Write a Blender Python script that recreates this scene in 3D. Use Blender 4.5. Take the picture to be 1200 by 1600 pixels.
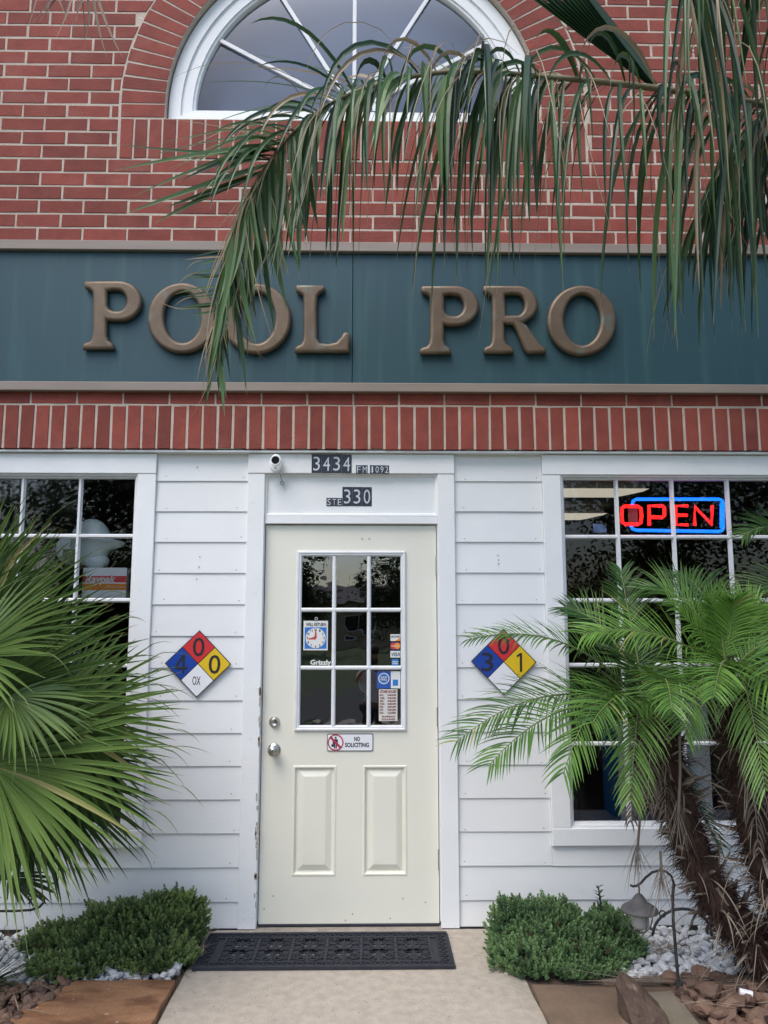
import bpy, bmesh, math, random
from mathutils import Vector, Matrix, noise

V = Vector
R = random.Random(7)
PI = math.pi
scene = bpy.context.scene
col = scene.collection
for o in list(bpy.data.objects):
    bpy.data.objects.remove(o)

# ------------------------------------------------------------------ camera, sky, sun, exposure
CAM_D, CAM_H, FPX = 4.33, 1.547, 1250.0
PITCH, YAW = 0.13747, 0.0157
cam_data = bpy.data.cameras.new('camera')
cam = bpy.data.objects.new('camera', cam_data)
col.objects.link(cam)
cam.location = (0, -CAM_D, CAM_H)
cam.rotation_euler = (PI / 2 + PITCH, 0, -YAW)
cam_data.sensor_fit = 'VERTICAL'
cam_data.sensor_height = 36.0
cam_data.lens = 36.0 * FPX / 1600.0
cam_data.clip_start = 0.05
cam_data.clip_end = 2000
scene.camera = cam

world = bpy.data.worlds.new('World')
scene.world = world
world.use_nodes = True
SUN_EL, SUN_AZ = math.radians(58), math.radians(215)
wn = world.node_tree.nodes
bg = wn['Background']
sky = wn.new('ShaderNodeTexSky')
sky.sky_type = 'NISHITA'
sky.sun_disc = False
sky.sun_elevation = SUN_EL
sky.sun_rotation = SUN_AZ
sky.air_density = 1.0
sky.dust_density = 1.9
world.node_tree.links.new(sky.outputs[0], bg.inputs['Color'])
bg.inputs['Strength'].default_value = 0.15
sun_data = bpy.data.lights.new('sun', 'SUN')
sun_data.energy = 1.4
sun_data.angle = math.radians(40)
sun_data.color = (1.0, 0.96, 0.91)
sun = bpy.data.objects.new('sun', sun_data)
col.objects.link(sun)
sd = V((math.sin(SUN_AZ) * math.cos(SUN_EL), math.cos(SUN_AZ) * math.cos(SUN_EL), math.sin(SUN_EL)))
sun.location = sd * 30
sun.rotation_euler = sd.to_track_quat('Z', 'Y').to_euler()
scene.view_settings.view_transform = 'Standard'
scene.view_settings.look = 'None'
scene.view_settings.gamma = 1.0
scene.view_settings.exposure = 0.84
scene.cycles.use_denoising = True
scene.cycles.max_bounces = 8
scene.cycles.transparent_max_bounces = 16


# ------------------------------------------------------------------ measuring: photo pixel (1200x1600) -> point on plane Y
def _ray(px, py):
    ct, st = math.cos(PITCH), math.sin(PITCH)
    f = V((math.sin(YAW) * ct, math.cos(YAW) * ct, st))
    r = V((math.cos(YAW), -math.sin(YAW), 0))
    u = r.cross(f)
    return f + r * ((px - 600) / FPX) + u * ((800 - py) / FPX)


def W(px, py, Y=0.0):
    d = _ray(px, py)
    return V((0, -CAM_D, CAM_H)) + d * ((Y + CAM_D) / d.y)


def G(px, py, z=0.0):
    d = _ray(px, py)
    return V((0, -CAM_D, CAM_H)) + d * ((z - CAM_H) / d.z)


# ------------------------------------------------------------------ materials
MATS = {}


def nt(name):
    m = bpy.data.materials.new(name)
    m.use_nodes = True
    n, l = m.node_tree.nodes, m.node_tree.links
    return m, n, l, n['Principled BSDF']


def mat(name, c1, c2=None, scale=6.0, rough=0.6, bump=0.0, bscale=40.0, metal=0.0, rnd=0.0, stretch=(1, 1, 1), spec=0.5, detail=6.0, lo=0.35, hi=0.7,
        c3=None, s3=2.0, lo3=0.6, hi3=0.75, stretch3=(1, 1, 1), emit=None, speck=None):
    """Principled material: two colours mixed by noise, optional third stain colour, per-object variation, bump."""
    m, n, l, b = nt(name)
    tc = n.new('ShaderNodeTexCoord')
    oi = n.new('ShaderNodeObjectInfo')
    vm = n.new('ShaderNodeVectorMath'); vm.operation = 'ADD'
    sc = n.new('ShaderNodeVectorMath'); sc.operation = 'SCALE'; sc.inputs[3].default_value = 37.0
    cv = n.new('ShaderNodeCombineXYZ')
    for i in range(3):
        l.new(oi.outputs['Random'], cv.inputs[i])
    l.new(cv.outputs[0], sc.inputs[0])
    l.new(tc.outputs['Object'], vm.inputs[0]); l.new(sc.outputs[0], vm.inputs[1])
    co = vm.outputs[0]

    def noise_fac(s, lo_, hi_, st, det=detail):
        mp = n.new('ShaderNodeMapping'); mp.inputs['Scale'].default_value = st
        l.new(co, mp.inputs[0])
        t = n.new('ShaderNodeTexNoise'); t.inputs['Scale'].default_value = s; t.inputs['Detail'].default_value = det
        l.new(mp.outputs[0], t.inputs['Vector'])
        r = n.new('ShaderNodeMapRange'); r.inputs[1].default_value = lo_; r.inputs[2].default_value = hi_
        l.new(t.outputs[0], r.inputs[0])
        return r.outputs[0]

    def mix(f, a, bb):
        mx = n.new('ShaderNodeMix'); mx.data_type = 'RGBA'
        if hasattr(f, 'links'): l.new(f, mx.inputs[0])
        else: mx.inputs[0].default_value = f
        for s_, v_ in ((6, a), (7, bb)):
            if hasattr(v_, 'links'): l.new(v_, mx.inputs[s_])
            else: mx.inputs[s_].default_value = (*v_, 1)
        return mx.outputs[2]
    c = mix(noise_fac(scale, lo, hi, stretch), c1, c2 or c1)
    if c3: c = mix(noise_fac(s3, lo3, hi3, stretch3), c, c3)
    if speck: c = mix(noise_fac(speck[1], speck[2], speck[2] + 0.03, (1, 1, 1), 2.0), c, speck[0])
    if rnd:
        hs = n.new('ShaderNodeHueSaturation')
        r = n.new('ShaderNodeMapRange'); r.inputs[3].default_value = 1 - rnd; r.inputs[4].default_value = 1 + rnd
        l.new(oi.outputs['Random'], r.inputs[0]); l.new(r.outputs[0], hs.inputs['Value'])
        l.new(c, hs.inputs['Color']); c = hs.outputs[0]
    l.new(c, b.inputs['Base Color'])
    b.inputs['Roughness'].default_value = rough
    b.inputs['Metallic'].default_value = metal
    b.inputs['Specular IOR Level'].default_value = spec
    if bump:
        t = n.new('ShaderNodeTexNoise'); t.inputs['Scale'].default_value = bscale; t.inputs['Detail'].default_value = 5
        l.new(co, t.inputs['Vector'])
        bp = n.new('ShaderNodeBump'); bp.inputs['Strength'].default_value = bump; bp.inputs['Distance'].default_value = 0.01
        l.new(t.outputs[0], bp.inputs['Height']); l.new(bp.outputs[0], b.inputs['Normal'])
    if emit:
        b.inputs['Emission Color'].default_value = (*emit[0], 1)
        b.inputs['Emission Strength'].default_value = emit[1]
    MATS[name] = m
    return m


def leafmat(name, dark, light, tip, rough=0.42, trans=0.25, tip_at=0.86):
    """Foliage: tint.r picks the shade of each leaf, tint.g runs along it (dry tips), tint.b marks wholly dry leaves."""
    m, n, l, b = nt(name)
    at = n.new('ShaderNodeAttribute'); at.attribute_name = 'tint'
    sp = n.new('ShaderNodeSeparateColor'); l.new(at.outputs['Color'], sp.inputs[0])
    def mix(f, a, bb):
        mx = n.new('ShaderNodeMix'); mx.data_type = 'RGBA'; l.new(f, mx.inputs[0])
        for s_, v_ in ((6, a), (7, bb)):
            if hasattr(v_, 'links'): l.new(v_, mx.inputs[s_])
            else: mx.inputs[s_].default_value = (*v_, 1)
        return mx.outputs[2]
    c = mix(sp.outputs[0], dark, light)
    if tip_at < 1:
        r = n.new('ShaderNodeMapRange'); r.inputs[1].default_value = tip_at; r.inputs[2].default_value = 1.0
        l.new(sp.outputs[1], r.inputs[0])
        c = mix(r.outputs[0], c, tip)
    c = mix(sp.outputs[2], c, tip)
    l.new(c, b.inputs['Base Color'])
    b.inputs['Roughness'].default_value = rough
    b.inputs['Specular IOR Level'].default_value = 0.4
    tr = n.new('ShaderNodeBsdfTranslucent'); l.new(c, tr.inputs['Color'])
    mx = n.new('ShaderNodeMixShader'); mx.inputs[0].default_value = trans
    l.new(b.outputs[0], mx.inputs[1]); l.new(tr.outputs[0], mx.inputs[2])
    l.new(mx.outputs[0], n['Material Output'].inputs['Surface'])
    MATS[name] = m
    return m


def glassmat(name, gain=1.8, base=0.0, tint=(1, 1, 1), wave=0.0, wscale=8.0):
    m, n, l, b = nt(name)
    n.remove(b)
    tr = n.new('ShaderNodeBsdfTransparent'); tr.inputs[0].default_value = (*tint, 1)
    gl = n.new('ShaderNodeBsdfGlossy'); gl.inputs['Roughness'].default_value = 0.0
    fr = n.new('ShaderNodeFresnel'); fr.inputs[0].default_value = 1.5
    ma = n.new('ShaderNodeMath'); ma.operation = 'MULTIPLY_ADD'; ma.use_clamp = True
    ma.inputs[1].default_value = gain; ma.inputs[2].default_value = base
    l.new(fr.outputs[0], ma.inputs[0])
    mx = n.new('ShaderNodeMixShader')
    l.new(ma.outputs[0], mx.inputs[0]); l.new(tr.outputs[0], mx.inputs[1]); l.new(gl.outputs[0], mx.inputs[2])
    l.new(mx.outputs[0], n['Material Output'].inputs['Surface'])
    if wave:
        tc = n.new('ShaderNodeTexCoord')
        t = n.new('ShaderNodeTexNoise'); t.inputs['Scale'].default_value = wscale; t.inputs['Detail'].default_value = 1.0
        l.new(tc.outputs['Object'], t.inputs['Vector'])
        bp = n.new('ShaderNodeBump'); bp.inputs['Strength'].default_value = wave; bp.inputs['Distance'].default_value = 0.02
        l.new(t.outputs[0], bp.inputs['Height']); l.new(bp.outputs[0], gl.inputs['Normal'])
    MATS[name] = m
    return m


mat('brick', (.255, .055, .038), (.19, .040, .030), 9, .85, .35, 120, rnd=.20, speck=((.12, .035, .03), 130, .68), c3=(.28, .095, .075), s3=5, lo3=.55, hi3=.85)
mat('mortar', (.54, .46, .385), (.44, .37, .305), 14, .95, .4, 90, c3=(.44, .37, .31), s3=3, lo3=.6, hi3=.8)
mat('white_siding', (.755, .765, .765), (.72, .73, .735), 3, .5, .06, 60, rnd=.02, c3=(.62, .63, .62), s3=1.6, lo3=.62, hi3=.9, stretch3=(.6, 1, 3))
mat('white_trim', (.79, .80, .80), (.75, .76, .765), 5, .5, .08, 50, c3=(.56, .56, .54), s3=9, lo3=.7, hi3=.85, stretch3=(3, 1, .6))
mat('muntin_white', (.74, .75, .76), (.66, .67, .68), 12, .45, .05, 60)
mat('peeling_trim', (.70, .71, .72), (.66, .67, .68), 8, .6, .12, 50, c3=(.36, .28, .21), s3=14, lo3=.62, hi3=.66, stretch3=(1, 1, .35))
mat('cream_paint', (.75, .735, .64), (.72, .705, .61), 2.5, .45, .03, 80, c3=(.60, .57, .48), s3=3, lo3=.66, hi3=.9)
mat('sign_blue', (.011, .053, .072), (.015, .064, .083), 1.5, .55, .03, 200, c3=(.030, .095, .105), s3=3, lo3=.53, hi3=.8, stretch3=(5, 1, .35))
mat('taupe_metal', (.27, .22, .185), (.22, .18, .15), 5, .5, .04, 60, stretch=(.4, 1, 3))
mat('bronze', (.165, .118, .078), (.115, .083, .056), 10, .50, .08, 70, metal=.45, c3=(.14, .17, .15), s3=9, lo3=.58, hi3=.78)
mat('nickel', (.52, .50, .46), (.46, .44, .41), 20, .28, 0, metal=1.0)
mat('steel_dark', (.10, .10, .10), (.14, .12, .10), 30, .5, .1, 80, metal=.6)
mat('black_iron', (.025, .025, .027), (.045, .04, .038), 20, .55, .15, 80)
mat('rubber', (.012, .014, .022), (.020, .022, .030), 14, .7, .3, 120)
mat('threshold', (.33, .29, .24), (.22, .19, .16), 18, .8, .3, 60)
mat('concrete', (.415, .365, .30), (.335, .29, .235), 22, .92, .5, 120, c3=(.34, .31, .26), s3=2.2, lo3=.56, hi3=.8, speck=((.20, .18, .15), 60, .70))
mat('chip_grey', (.42, .38, .33), (.34, .30, .25), 20, .8)
mat('soil', (.075, .05, .035), (.13, .095, .065), 16, .95, .6, 60)
mat('lawn', (.045, .075, .02), (.07, .10, .03), 2, .9, .4, 40)
mat('asphalt', (.05, .05, .05), (.065, .062, .06), 8, .9, .3, 60)
mat('white_stone', (.66, .66, .65), (.54, .53, .51), 18, .75, .2, 60, rnd=.16, c3=(.36, .31, .26), s3=10, lo3=.6, hi3=.8)
mat('river_stone', (.115, .062, .04), (.16, .10, .07), 12, .7, .2, 60, rnd=.4, c3=(.10, .07, .05), s3=8, lo3=.55, hi3=.75)
mat('flagstone_rust', (.32, .165, .08), (.22, .10, .045), 11, .85, .6, 60, stretch=(.7, 1.5, 1), c3=(.15, .065, .028), s3=7, lo3=.5, hi3=.66, stretch3=(.7, 1.7, 1), speck=((.48, .38, .28), 30, .72))
mat('flagstone_tan', (.19, .13, .085), (.13, .085, .055), 6, .85, .4, 60, c3=(.11, .075, .05), s3=5, lo3=.5, hi3=.7)
mat('flagstone_grey', (.20, .17, .125), (.16, .135, .095), 6, .85, .4, 60)
mat('rock_brown', (.065, .040, .028), (.10, .065, .045), 9, .85, 1.0, 26, c3=(.24, .17, .12), s3=11, lo3=.64, hi3=.75)
mat('trunk_brown', (.055, .028, .020), (.085, .048, .034), 14, .95, .6, 50)
mat('dry_grey', (.30, .25, .20), (.20, .155, .12), 12, .85, .2, 60, rnd=.25)
mat('bark', (.10, .075, .055), (.16, .125, .10), 10, .9, .6, 30)
mat('twig', (.030, .032, .018), (.05, .045, .026), 20, .9, .3, 60)
mat('stem_tan', (.20, .17, .10), (.14, .13, .07), 14, .7, .2, 60)
mat('petiole', (.10, .15, .045), (.16, .19, .07), 10, .5)
mat('plate_navy', (.014, .018, .032), (.02, .024, .04), 20, .35)
mat('digit_silver', (.62, .63, .64), (.50, .51, .53), 26, .35, metal=.25)
mat('black_ink', (.012, .012, .014))
mat('white_plastic', (.80, .80, .80), rough=.35)
mat('lens_black', (.006, .006, .008), rough=.12)
mat('sign_red', (.60, .028, .035), (.56, .03, .04), 6, .35)
mat('sign_navy', (.010, .048, .30), (.012, .055, .33), 6, .35)
mat('sign_yellow', (.72, .49, .012), (.68, .46, .02), 6, .35)
mat('sign_white', (.76, .77, .80), rough=.35)
mat('rust_patch', (.24, .105, .04), (.33, .15, .06), 30, .8, .2)
mat('prohibit_red', (.42, .03, .075), rough=.4)
mat('clock_blue', (.03, .17, .52), rough=.4)
mat('hand_red', (.55, .06, .05), rough=.4)
mat('paper_white', (.70, .71, .68), rough=.5)
mat('paper_hours', (.62, .60, .56), rough=.5)
mat('maroon_ink', (.20, .025, .03), rough=.5)
mat('decal_orange', (.80, .25, .02), rough=.4)
mat('decal_ring_red', (.62, .04, .03), rough=.4)
mat('decal_navy', (.01, .03, .13), rough=.4)
mat('decal_blue', (.02, .19, .52), rough=.4)
mat('decal_royal', (.02, .085, .36), rough=.4)
mat('box_orange', (.80, .26, .02), rough=.45)
mat('box_red', (.70, .04, .04), rough=.45)
mat('box_white', (.85, .87, .86), rough=.45)
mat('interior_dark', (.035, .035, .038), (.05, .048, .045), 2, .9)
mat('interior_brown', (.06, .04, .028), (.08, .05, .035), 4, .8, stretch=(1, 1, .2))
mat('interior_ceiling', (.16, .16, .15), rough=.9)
mat('display_blue', (.04, .24, .68), (.05, .28, .7), 8, .5)
mat('display_white', (.82, .84, .85), rough=.6)
mat('card_blue', (.22, .34, .62), rough=.5)
mat('float_pale', (.72, .80, .76), (.62, .72, .68), 4, .25)
mat('plain_grey', (.30, .31, .31), rough=.5)
mat('arch_backing_grey', (.16, .18, .22), (.14, .16, .20), 2, .8)
mat('tube_red', (.5, .01, .01), emit=((1.0, .012, .01), 1.35))
mat('tube_blue', (.01, .05, .5), emit=((.004, .14, 1.0), 1.25))
mat('lamp_diffuser', (.7, .68, .6), emit=((1.0, .93, .74), .26))
mat('lantern_metal', (.085, .083, .085), (.14, .13, .122), 16, .75, .4, 60, c3=(.12, .10, .085), s3=12, lo3=.55, hi3=.7)
mat('lantern_glass', (.36, .36, .32), (.30, .30, .27), 8, .45)
mat('house_wall', (.52, .40, .27), rough=.9)
mat('house_roof', (.17, .155, .15), rough=.9)
mat('edging_black', (.015, .015, .016), rough=.6)
mat('shirt_white', (.75, .75, .76), rough=.8)
mat('skin', (.36, .20, .13), rough=.55)
mat('shorts_navy', (.03, .035, .06), rough=.9)
mat('hair_dark', (.02, .014, .01), rough=.6)
glassmat('window_glass', 1.1)
glassmat('door_glass', 5.0, .0, wave=.035, wscale=9)
glassmat('arch_glass', .9, .0, (.75, .8, .88))
leafmat('fan_leaf', (.025, .062, .016), (.165, .25, .062), (.34, .30, .13), rough=.36, tip_at=.93)
leafmat('pygmy_leaf', (.028, .078, .020), (.165, .32, .055), (.30, .30, .10), tip_at=.93)
leafmat('queen_leaf', (.013, .040, .018), (.10, .185, .055), (.30, .23, .14), rough=.38, tip_at=.94)
leafmat('shrub_leaf', (.045, .095, .045), (.23, .36, .15), (.14, .12, .06), rough=.5, tip_at=2)
leafmat('shrub_leaf_olive', (.048, .085, .036), (.26, .35, .12), (.14, .12, .06), rough=.5, tip_at=2)
leafmat('tree_leaf', (.022, .042, .014), (.055, .085, .028), (.1, .1, .05), tip_at=2)
leafmat('dry_leaf', (.13, .10, .075), (.33, .27, .21), (.40, .34, .27), rough=.8, trans=.1)


# ------------------------------------------------------------------ objects
def tag(o, label=None, cat=None, group=None, kind=None):
    if label: o['label'] = label
    if cat: o['category'] = cat
    if group: o['group'] = group
    if kind: o['kind'] = kind
    return o


def thing(name, loc, label, cat, group=None, kind=None):
    o = bpy.data.objects.new(name, None)
    o.empty_display_size = .1
    col.objects.link(o)
    o.location = loc
    return tag(o, label, cat, group, kind)


def wloc(o):
    p = V((0, 0, 0))
    while o is not None:
        p += o.location; o = o.parent
    return p


class MB:
    def __init__(s):
        s.v, s.f, s.m, s.t = [], [], [], None

    def add(s, vs, fs, m=0):
        k = len(s.v)
        s.v.extend(vs)
        for f in fs:
            s.f.append(tuple(i + k for i in f)); s.m.append(m)
        if s.t is not None: s.t.extend([(0.5, 0, 0, 1)] * (len(s.v) - len(s.t)))
        return k

    def quad(s, a, b, c, d, m=0): s.add([a, b, c, d], [(0, 1, 2, 3)], m)

    def box(s, x0, x1, y0, y1, z0, z1, m=0):
        s.add([(x0, y0, z0), (x1, y0, z0), (x1, y1, z0), (x0, y1, z0), (x0, y0, z1), (x1, y0, z1), (x1, y1, z1), (x0, y1, z1)],
              [(0, 3, 2, 1), (4, 5, 6, 7), (0, 1, 5, 4), (1, 2, 6, 5), (2, 3, 7, 6), (3, 0, 4, 7)], m)

    def hexa(s, p, m=0):
        """8 corner points, ordered as in box."""
        s.add(p, [(0, 3, 2, 1), (4, 5, 6, 7), (0, 1, 5, 4), (1, 2, 6, 5), (2, 3, 7, 6), (3, 0, 4, 7)], m)

    def bbox(s, x0, x1, y0, y1, z0, z1, b=.003, m=0):
        """Box whose front (low Y) edges are chamfered."""
        s.add([(x0, y1, z0), (x1, y1, z0), (x1, y1, z1), (x0, y1, z1),
               (x0, y0 + b, z0), (x1, y0 + b, z0), (x1, y0 + b, z1), (x0, y0 + b, z1),
               (x0 + b, y0, z0 + b), (x1 - b, y0, z0 + b), (x1 - b, y0, z1 - b), (x0 + b, y0, z1 - b)],
              [(3, 2, 1, 0), (0, 1, 5, 4), (1, 2, 6, 5), (2, 3, 7, 6), (3, 0, 4, 7),
               (4, 5, 9, 8), (5, 6, 10, 9), (6, 7, 11, 10), (7, 4, 8, 11), (8, 9, 10, 11)], m)

    def loops(s, loops, m=0, cap0=False, cap1=False):
        """Skin closed loops of equal length."""
        n = len(loops[0]); k = len(s.v)
        vs = [p for lp in loops for p in lp]
        fs = []
        for a in range(len(loops) - 1):
            for i in range(n):
                j = (i + 1) % n
                fs.append((a * n + i, a * n + j, (a + 1) * n + j, (a + 1) * n + i))
        if cap0: fs.append(tuple(range(n - 1, -1, -1)))
        if cap1: fs.append(tuple((len(loops) - 1) * n + i for i in range(n)))
        s.add(vs, fs, m)

    def tube(s, pts, r, n=8, m=0, caps=True):
        pts = [V(p) for p in pts]
        rs = r if isinstance(r, (list, tuple)) else [r] * len(pts)
        lps = []
        up = None
        for i, p in enumerate(pts):
            d = (pts[min(i + 1, len(pts) - 1)] - pts[max(i - 1, 0)])
            if d.length < 1e-9: d = V((0, 0, 1))
            d.normalize()
            if up is None: up = d.orthogonal().normalized()
            up = (up - d * up.dot(d))
            if up.length < 1e-6: up = d.orthogonal()
            up.normalize()
            sd_ = d.cross(up)
            lps.append([p + (up * math.cos(2 * PI * k / n) + sd_ * math.sin(2 * PI * k / n)) * rs[i] for k in range(n)])
        s.loops(lps, m, caps, caps)

    def lathe(s, prof, c, axis='z', n=24, m=0):
        """prof: (radius, distance along axis)."""
        c = V(c); lps = []
        for r, h in prof:
            r = max(r, 1e-5)
            if axis == 'z': lps.append([c + V((r * math.cos(2 * PI * k / n), r * math.sin(2 * PI * k / n), h)) for k in range(n)])
            else: lps.append([c + V((r * math.cos(2 * PI * k / n), h, r * math.sin(2 * PI * k / n))) for k in range(n)])
        s.loops(lps, m, True, True)

    def ribbon(s, p, d, L, w, n=6, bend=0.5, up=(0, 0, 1), fold=.22, prof=None, tint=None, g=V((0, 0, -1)), curl=0.0):
        """Leaf blade: V-folded strip that bends towards g."""
        p = V(p); d = V(d).normalized(); up = V(up)
        if s.t is None: s.t = [(0.5, 0, 0, 1)] * len(s.v)
        k = len(s.v)
        sd_ = d.cross(up)
        if sd_.length < 1e-4: sd_ = d.orthogonal()
        sd_.normalize()
        a, dry = tint if tint else (R.random(), 0.0)
        for i in range(n + 1):
            t = i / n
            ww = w * (prof(t) if prof else (min(1, .35 + t * 4) * (1 - t ** 2.2) + .02))
            un = sd_.cross(d)
            s.v.extend((p - sd_ * (ww / 2), p - un * (fold * ww), p + sd_ * (ww / 2)))
            s.t.extend([(a, t, dry, 1)] * 3)
            p = p + d * (L / n)
            d = (d + g * (bend / n) + sd_ * (curl / n)).normalized()
            sd_ = (sd_ - d * sd_.dot(d)).normalized()
        for i in range(n):
            b_ = k + i * 3
            s.f.append((b_, b_ + 1, b_ + 4, b_ + 3)); s.f.append((b_ + 1, b_ + 2, b_ + 5, b_ + 4))
            s.m.extend((0, 0))
        return p, d

    def build(s, name, mats, parent=None, smooth=False, kind=None, label=None, origin=None, link=True):
        me = bpy.data.meshes.new(name)
        off = V(origin) if origin is not None else (wloc(parent) if parent else V((0, 0, 0)))
        me.from_pydata([(V(v) - off)[:] for v in s.v], [], s.f)
        for mm in (mats if isinstance(mats, (list, tuple)) else [mats]): me.materials.append(MATS[mm])
        if any(s.m): me.polygons.foreach_set('material_index', s.m)
        if smooth: me.polygons.foreach_set('use_smooth', [True] * len(me.polygons))
        if s.t is not None:
            at = me.color_attributes.new('tint', 'FLOAT_COLOR', 'POINT')
            at.data.foreach_set('color', [c for t in s.t for c in t])
        me.update()
        o = bpy.data.objects.new(name, me)
        if origin is not None: o.location = V(origin) - (wloc(parent) if parent else V((0, 0, 0)))
        if parent: o.parent = parent
        if kind: o['kind'] = kind
        if label: o['label'] = label
        if link: col.objects.link(o)
        return o


def rect_holes(mb, x0, x1, z0, z1, y, holes, m=0):
    """Sheet facing -Y with rectangular holes."""
    xs = sorted({x0, x1, *[h[0] for h in holes], *[h[1] for h in holes]})
    zs = sorted({z0, z1, *[h[2] for h in holes], *[h[3] for h in holes]})
    for i in range(len(xs) - 1):
        for j in range(len(zs) - 1):
            cx, cz = (xs[i] + xs[i + 1]) / 2, (zs[j] + zs[j + 1]) / 2
            if cx < x0 or cx > x1 or cz < z0 or cz > z1: continue
            if any(h[0] < cx < h[1] and h[2] < cz < h[3] for h in holes): continue
            mb.quad((xs[i], y, zs[j]), (xs[i + 1], y, zs[j]), (xs[i + 1], y, zs[j + 1]), (xs[i], y, zs[j + 1]), m)


def rect_loop(x0, x1, z0, z1, y): return [(x0, y, z0), (x1, y, z0), (x1, y, z1), (x0, y, z1)]


def frame_profile(mb, x0, x1, z0, z1, prof, m=0):
    """prof: list of (inset, y) swept round a rectangle."""
    mb.loops([rect_loop(x0 + i, x1 - i, z0 + i, z1 - i, y) for i, y in prof], m)


def curve_mesh(splines, ext, bev, res=3, fill=True):
    """Closed outlines (x, z) -> vertices, faces of a rounded slab (local: x, depth, z)."""
    cu = bpy.data.curves.new('outline', 'CURVE'); cu.dimensions = '2D'; cu.fill_mode = 'BOTH'
    cu.extrude = ext; cu.bevel_depth = bev; cu.bevel_resolution = res; cu.offset = -bev
    for pts in splines:
        sp = cu.splines.new('POLY'); sp.points.add(len(pts) - 1); sp.use_cyclic_u = True
        for q, (x, z) in zip(sp.points, pts): q.co = (x, z, 0, 1)
    return _curve_out(cu)


def _curve_out(cu):
    ob = bpy.data.objects.new('outline', cu); col.objects.link(ob)
    dg = bpy.context.evaluated_depsgraph_get(); dg.update()
    me = bpy.data.meshes.new_from_object(ob.evaluated_get(dg))
    vs = [(v.co.x, -v.co.z, v.co.y) for v in me.vertices]
    fs = [tuple(p.vertices) for p in me.polygons]
    bpy.data.objects.remove(ob); bpy.data.meshes.remove(me)
    return vs, fs


def text_into(mb, s, x0, x1, z0, z1, y, m=0, ext=.0006, bold=0.0, shear=0.0, spacing=1.0):
    """Lettering fitted to a box on the plane y (facing -Y)."""
    cu = bpy.data.curves.new('lettering', 'FONT'); cu.body = s; cu.size = 1; cu.extrude = .001; cu.offset = bold; cu.shear = shear
    cu.space_character = spacing; cu.resolution_u = 3
    vs, fs = _curve_out(cu)
    ax, bx = min(v[0] for v in vs), max(v[0] for v in vs)
    az, bz = min(v[2] for v in vs), max(v[2] for v in vs)
    mb.add([(x0 + (v[0] - ax) / (bx - ax) * (x1 - x0), y + v[1] / .001 * ext, z0 + (v[2] - az) / (bz - az) * (z1 - z0)) for v in vs], fs, m)


def disc(mb, c, r0, r1, y, n=40, m=0, th=.0008):
    """Ring or disc (r0 = 0) facing -Y, thickness th."""
    cx, cz = c
    if r0 <= 0:
        mb.loops([[(cx + r1 * math.cos(2 * PI * k / n), yy, cz + r1 * math.sin(2 * PI * k / n)) for k in range(n)] for yy in (y + th, y)], m, False, True)
        return
    lp = lambda r, yy: [(cx + r * math.cos(2 * PI * k / n), yy, cz + r * math.sin(2 * PI * k / n)) for k in range(n)]
    mb.loops([lp(r1, y + th), lp(r1, y), lp(r0, y), lp(r0, y + th)], m)


def part(mb_fn, name, mats, parent, **kw):
    mb = MB(); mb_fn(mb); return mb.build(name, mats, parent, **kw)


def boxpart(name, mats, parent, x0, x1, y0, y1, z0, z1, b=.003, **kw):
    mb = MB(); mb.bbox(x0, x1, y0, y1, z0, z1, b); return mb.build(name, mats, parent, **kw)


# ================================================================== SETTING: ground
def sheet(name, m, x0, x1, y0, y1, z, kind='structure'):
    mb = MB(); mb.quad((x0, y0, z), (x1, y0, z), (x1, y1, z), (x0, y1, z))
    return tag(mb.build(name, m), kind=kind)


sheet('ground', 'lawn', -400, 400, -600, 400, -.06)
sheet('soil', 'soil', -7, 7, -3.2, .02, -.018)
sheet('road', 'asphalt', -90, 90, -15, -9, -.045)
PATH_L, PATH_R = -.832, .672
mb = MB()
nx, ny = 24, 60
for j in range(ny + 1):
    y = -.005 - j / ny * 8.6
    for i in range(nx + 1):
        x = PATH_L + (PATH_R - PATH_L) * i / nx
        if i == 0: x += noise.noise(V((0, y * 9, 3))) * .006
        if i == nx: x += noise.noise(V((7, y * 9, 3))) * .006 + max(0, -.25 - y) * .03
        z = noise.noise(V((x * 2, y * 2, 1))) * .003 - (.010 if i in (0, nx) else 0)
        mb.v.append((x, y, z))
for j in range(ny):
    for i in range(nx):
        a = j * (nx + 1) + i
        mb.f.append((a, a + nx + 1, a + nx + 2, a + 1)); mb.m.append(0)
k = len(mb.v)
for i in (0, nx):
    for j in range(ny):
        a, b = mb.v[j * (nx + 1) + i], mb.v[(j + 1) * (nx + 1) + i]
        mb.quad(a, b, (b[0], b[1], -.1), (a[0], a[1], -.1))
tag(mb.build('concrete_path', 'concrete', smooth=False), kind='structure')

# ================================================================== SETTING: brick upper wall with arch
BY = -.05                                   # brick face
CX, CZ, RI, RO = -.108, 4.52, 1.09, 1.345
COURSE, BZ0 = .084, 3.672
SILL0, SILL1 = 4.176, 4.428
wall = thing('brick_wall', (0, 0, BZ0), 'red brick upper wall with pale mortar around the arched window', 'wall', kind='structure')


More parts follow.
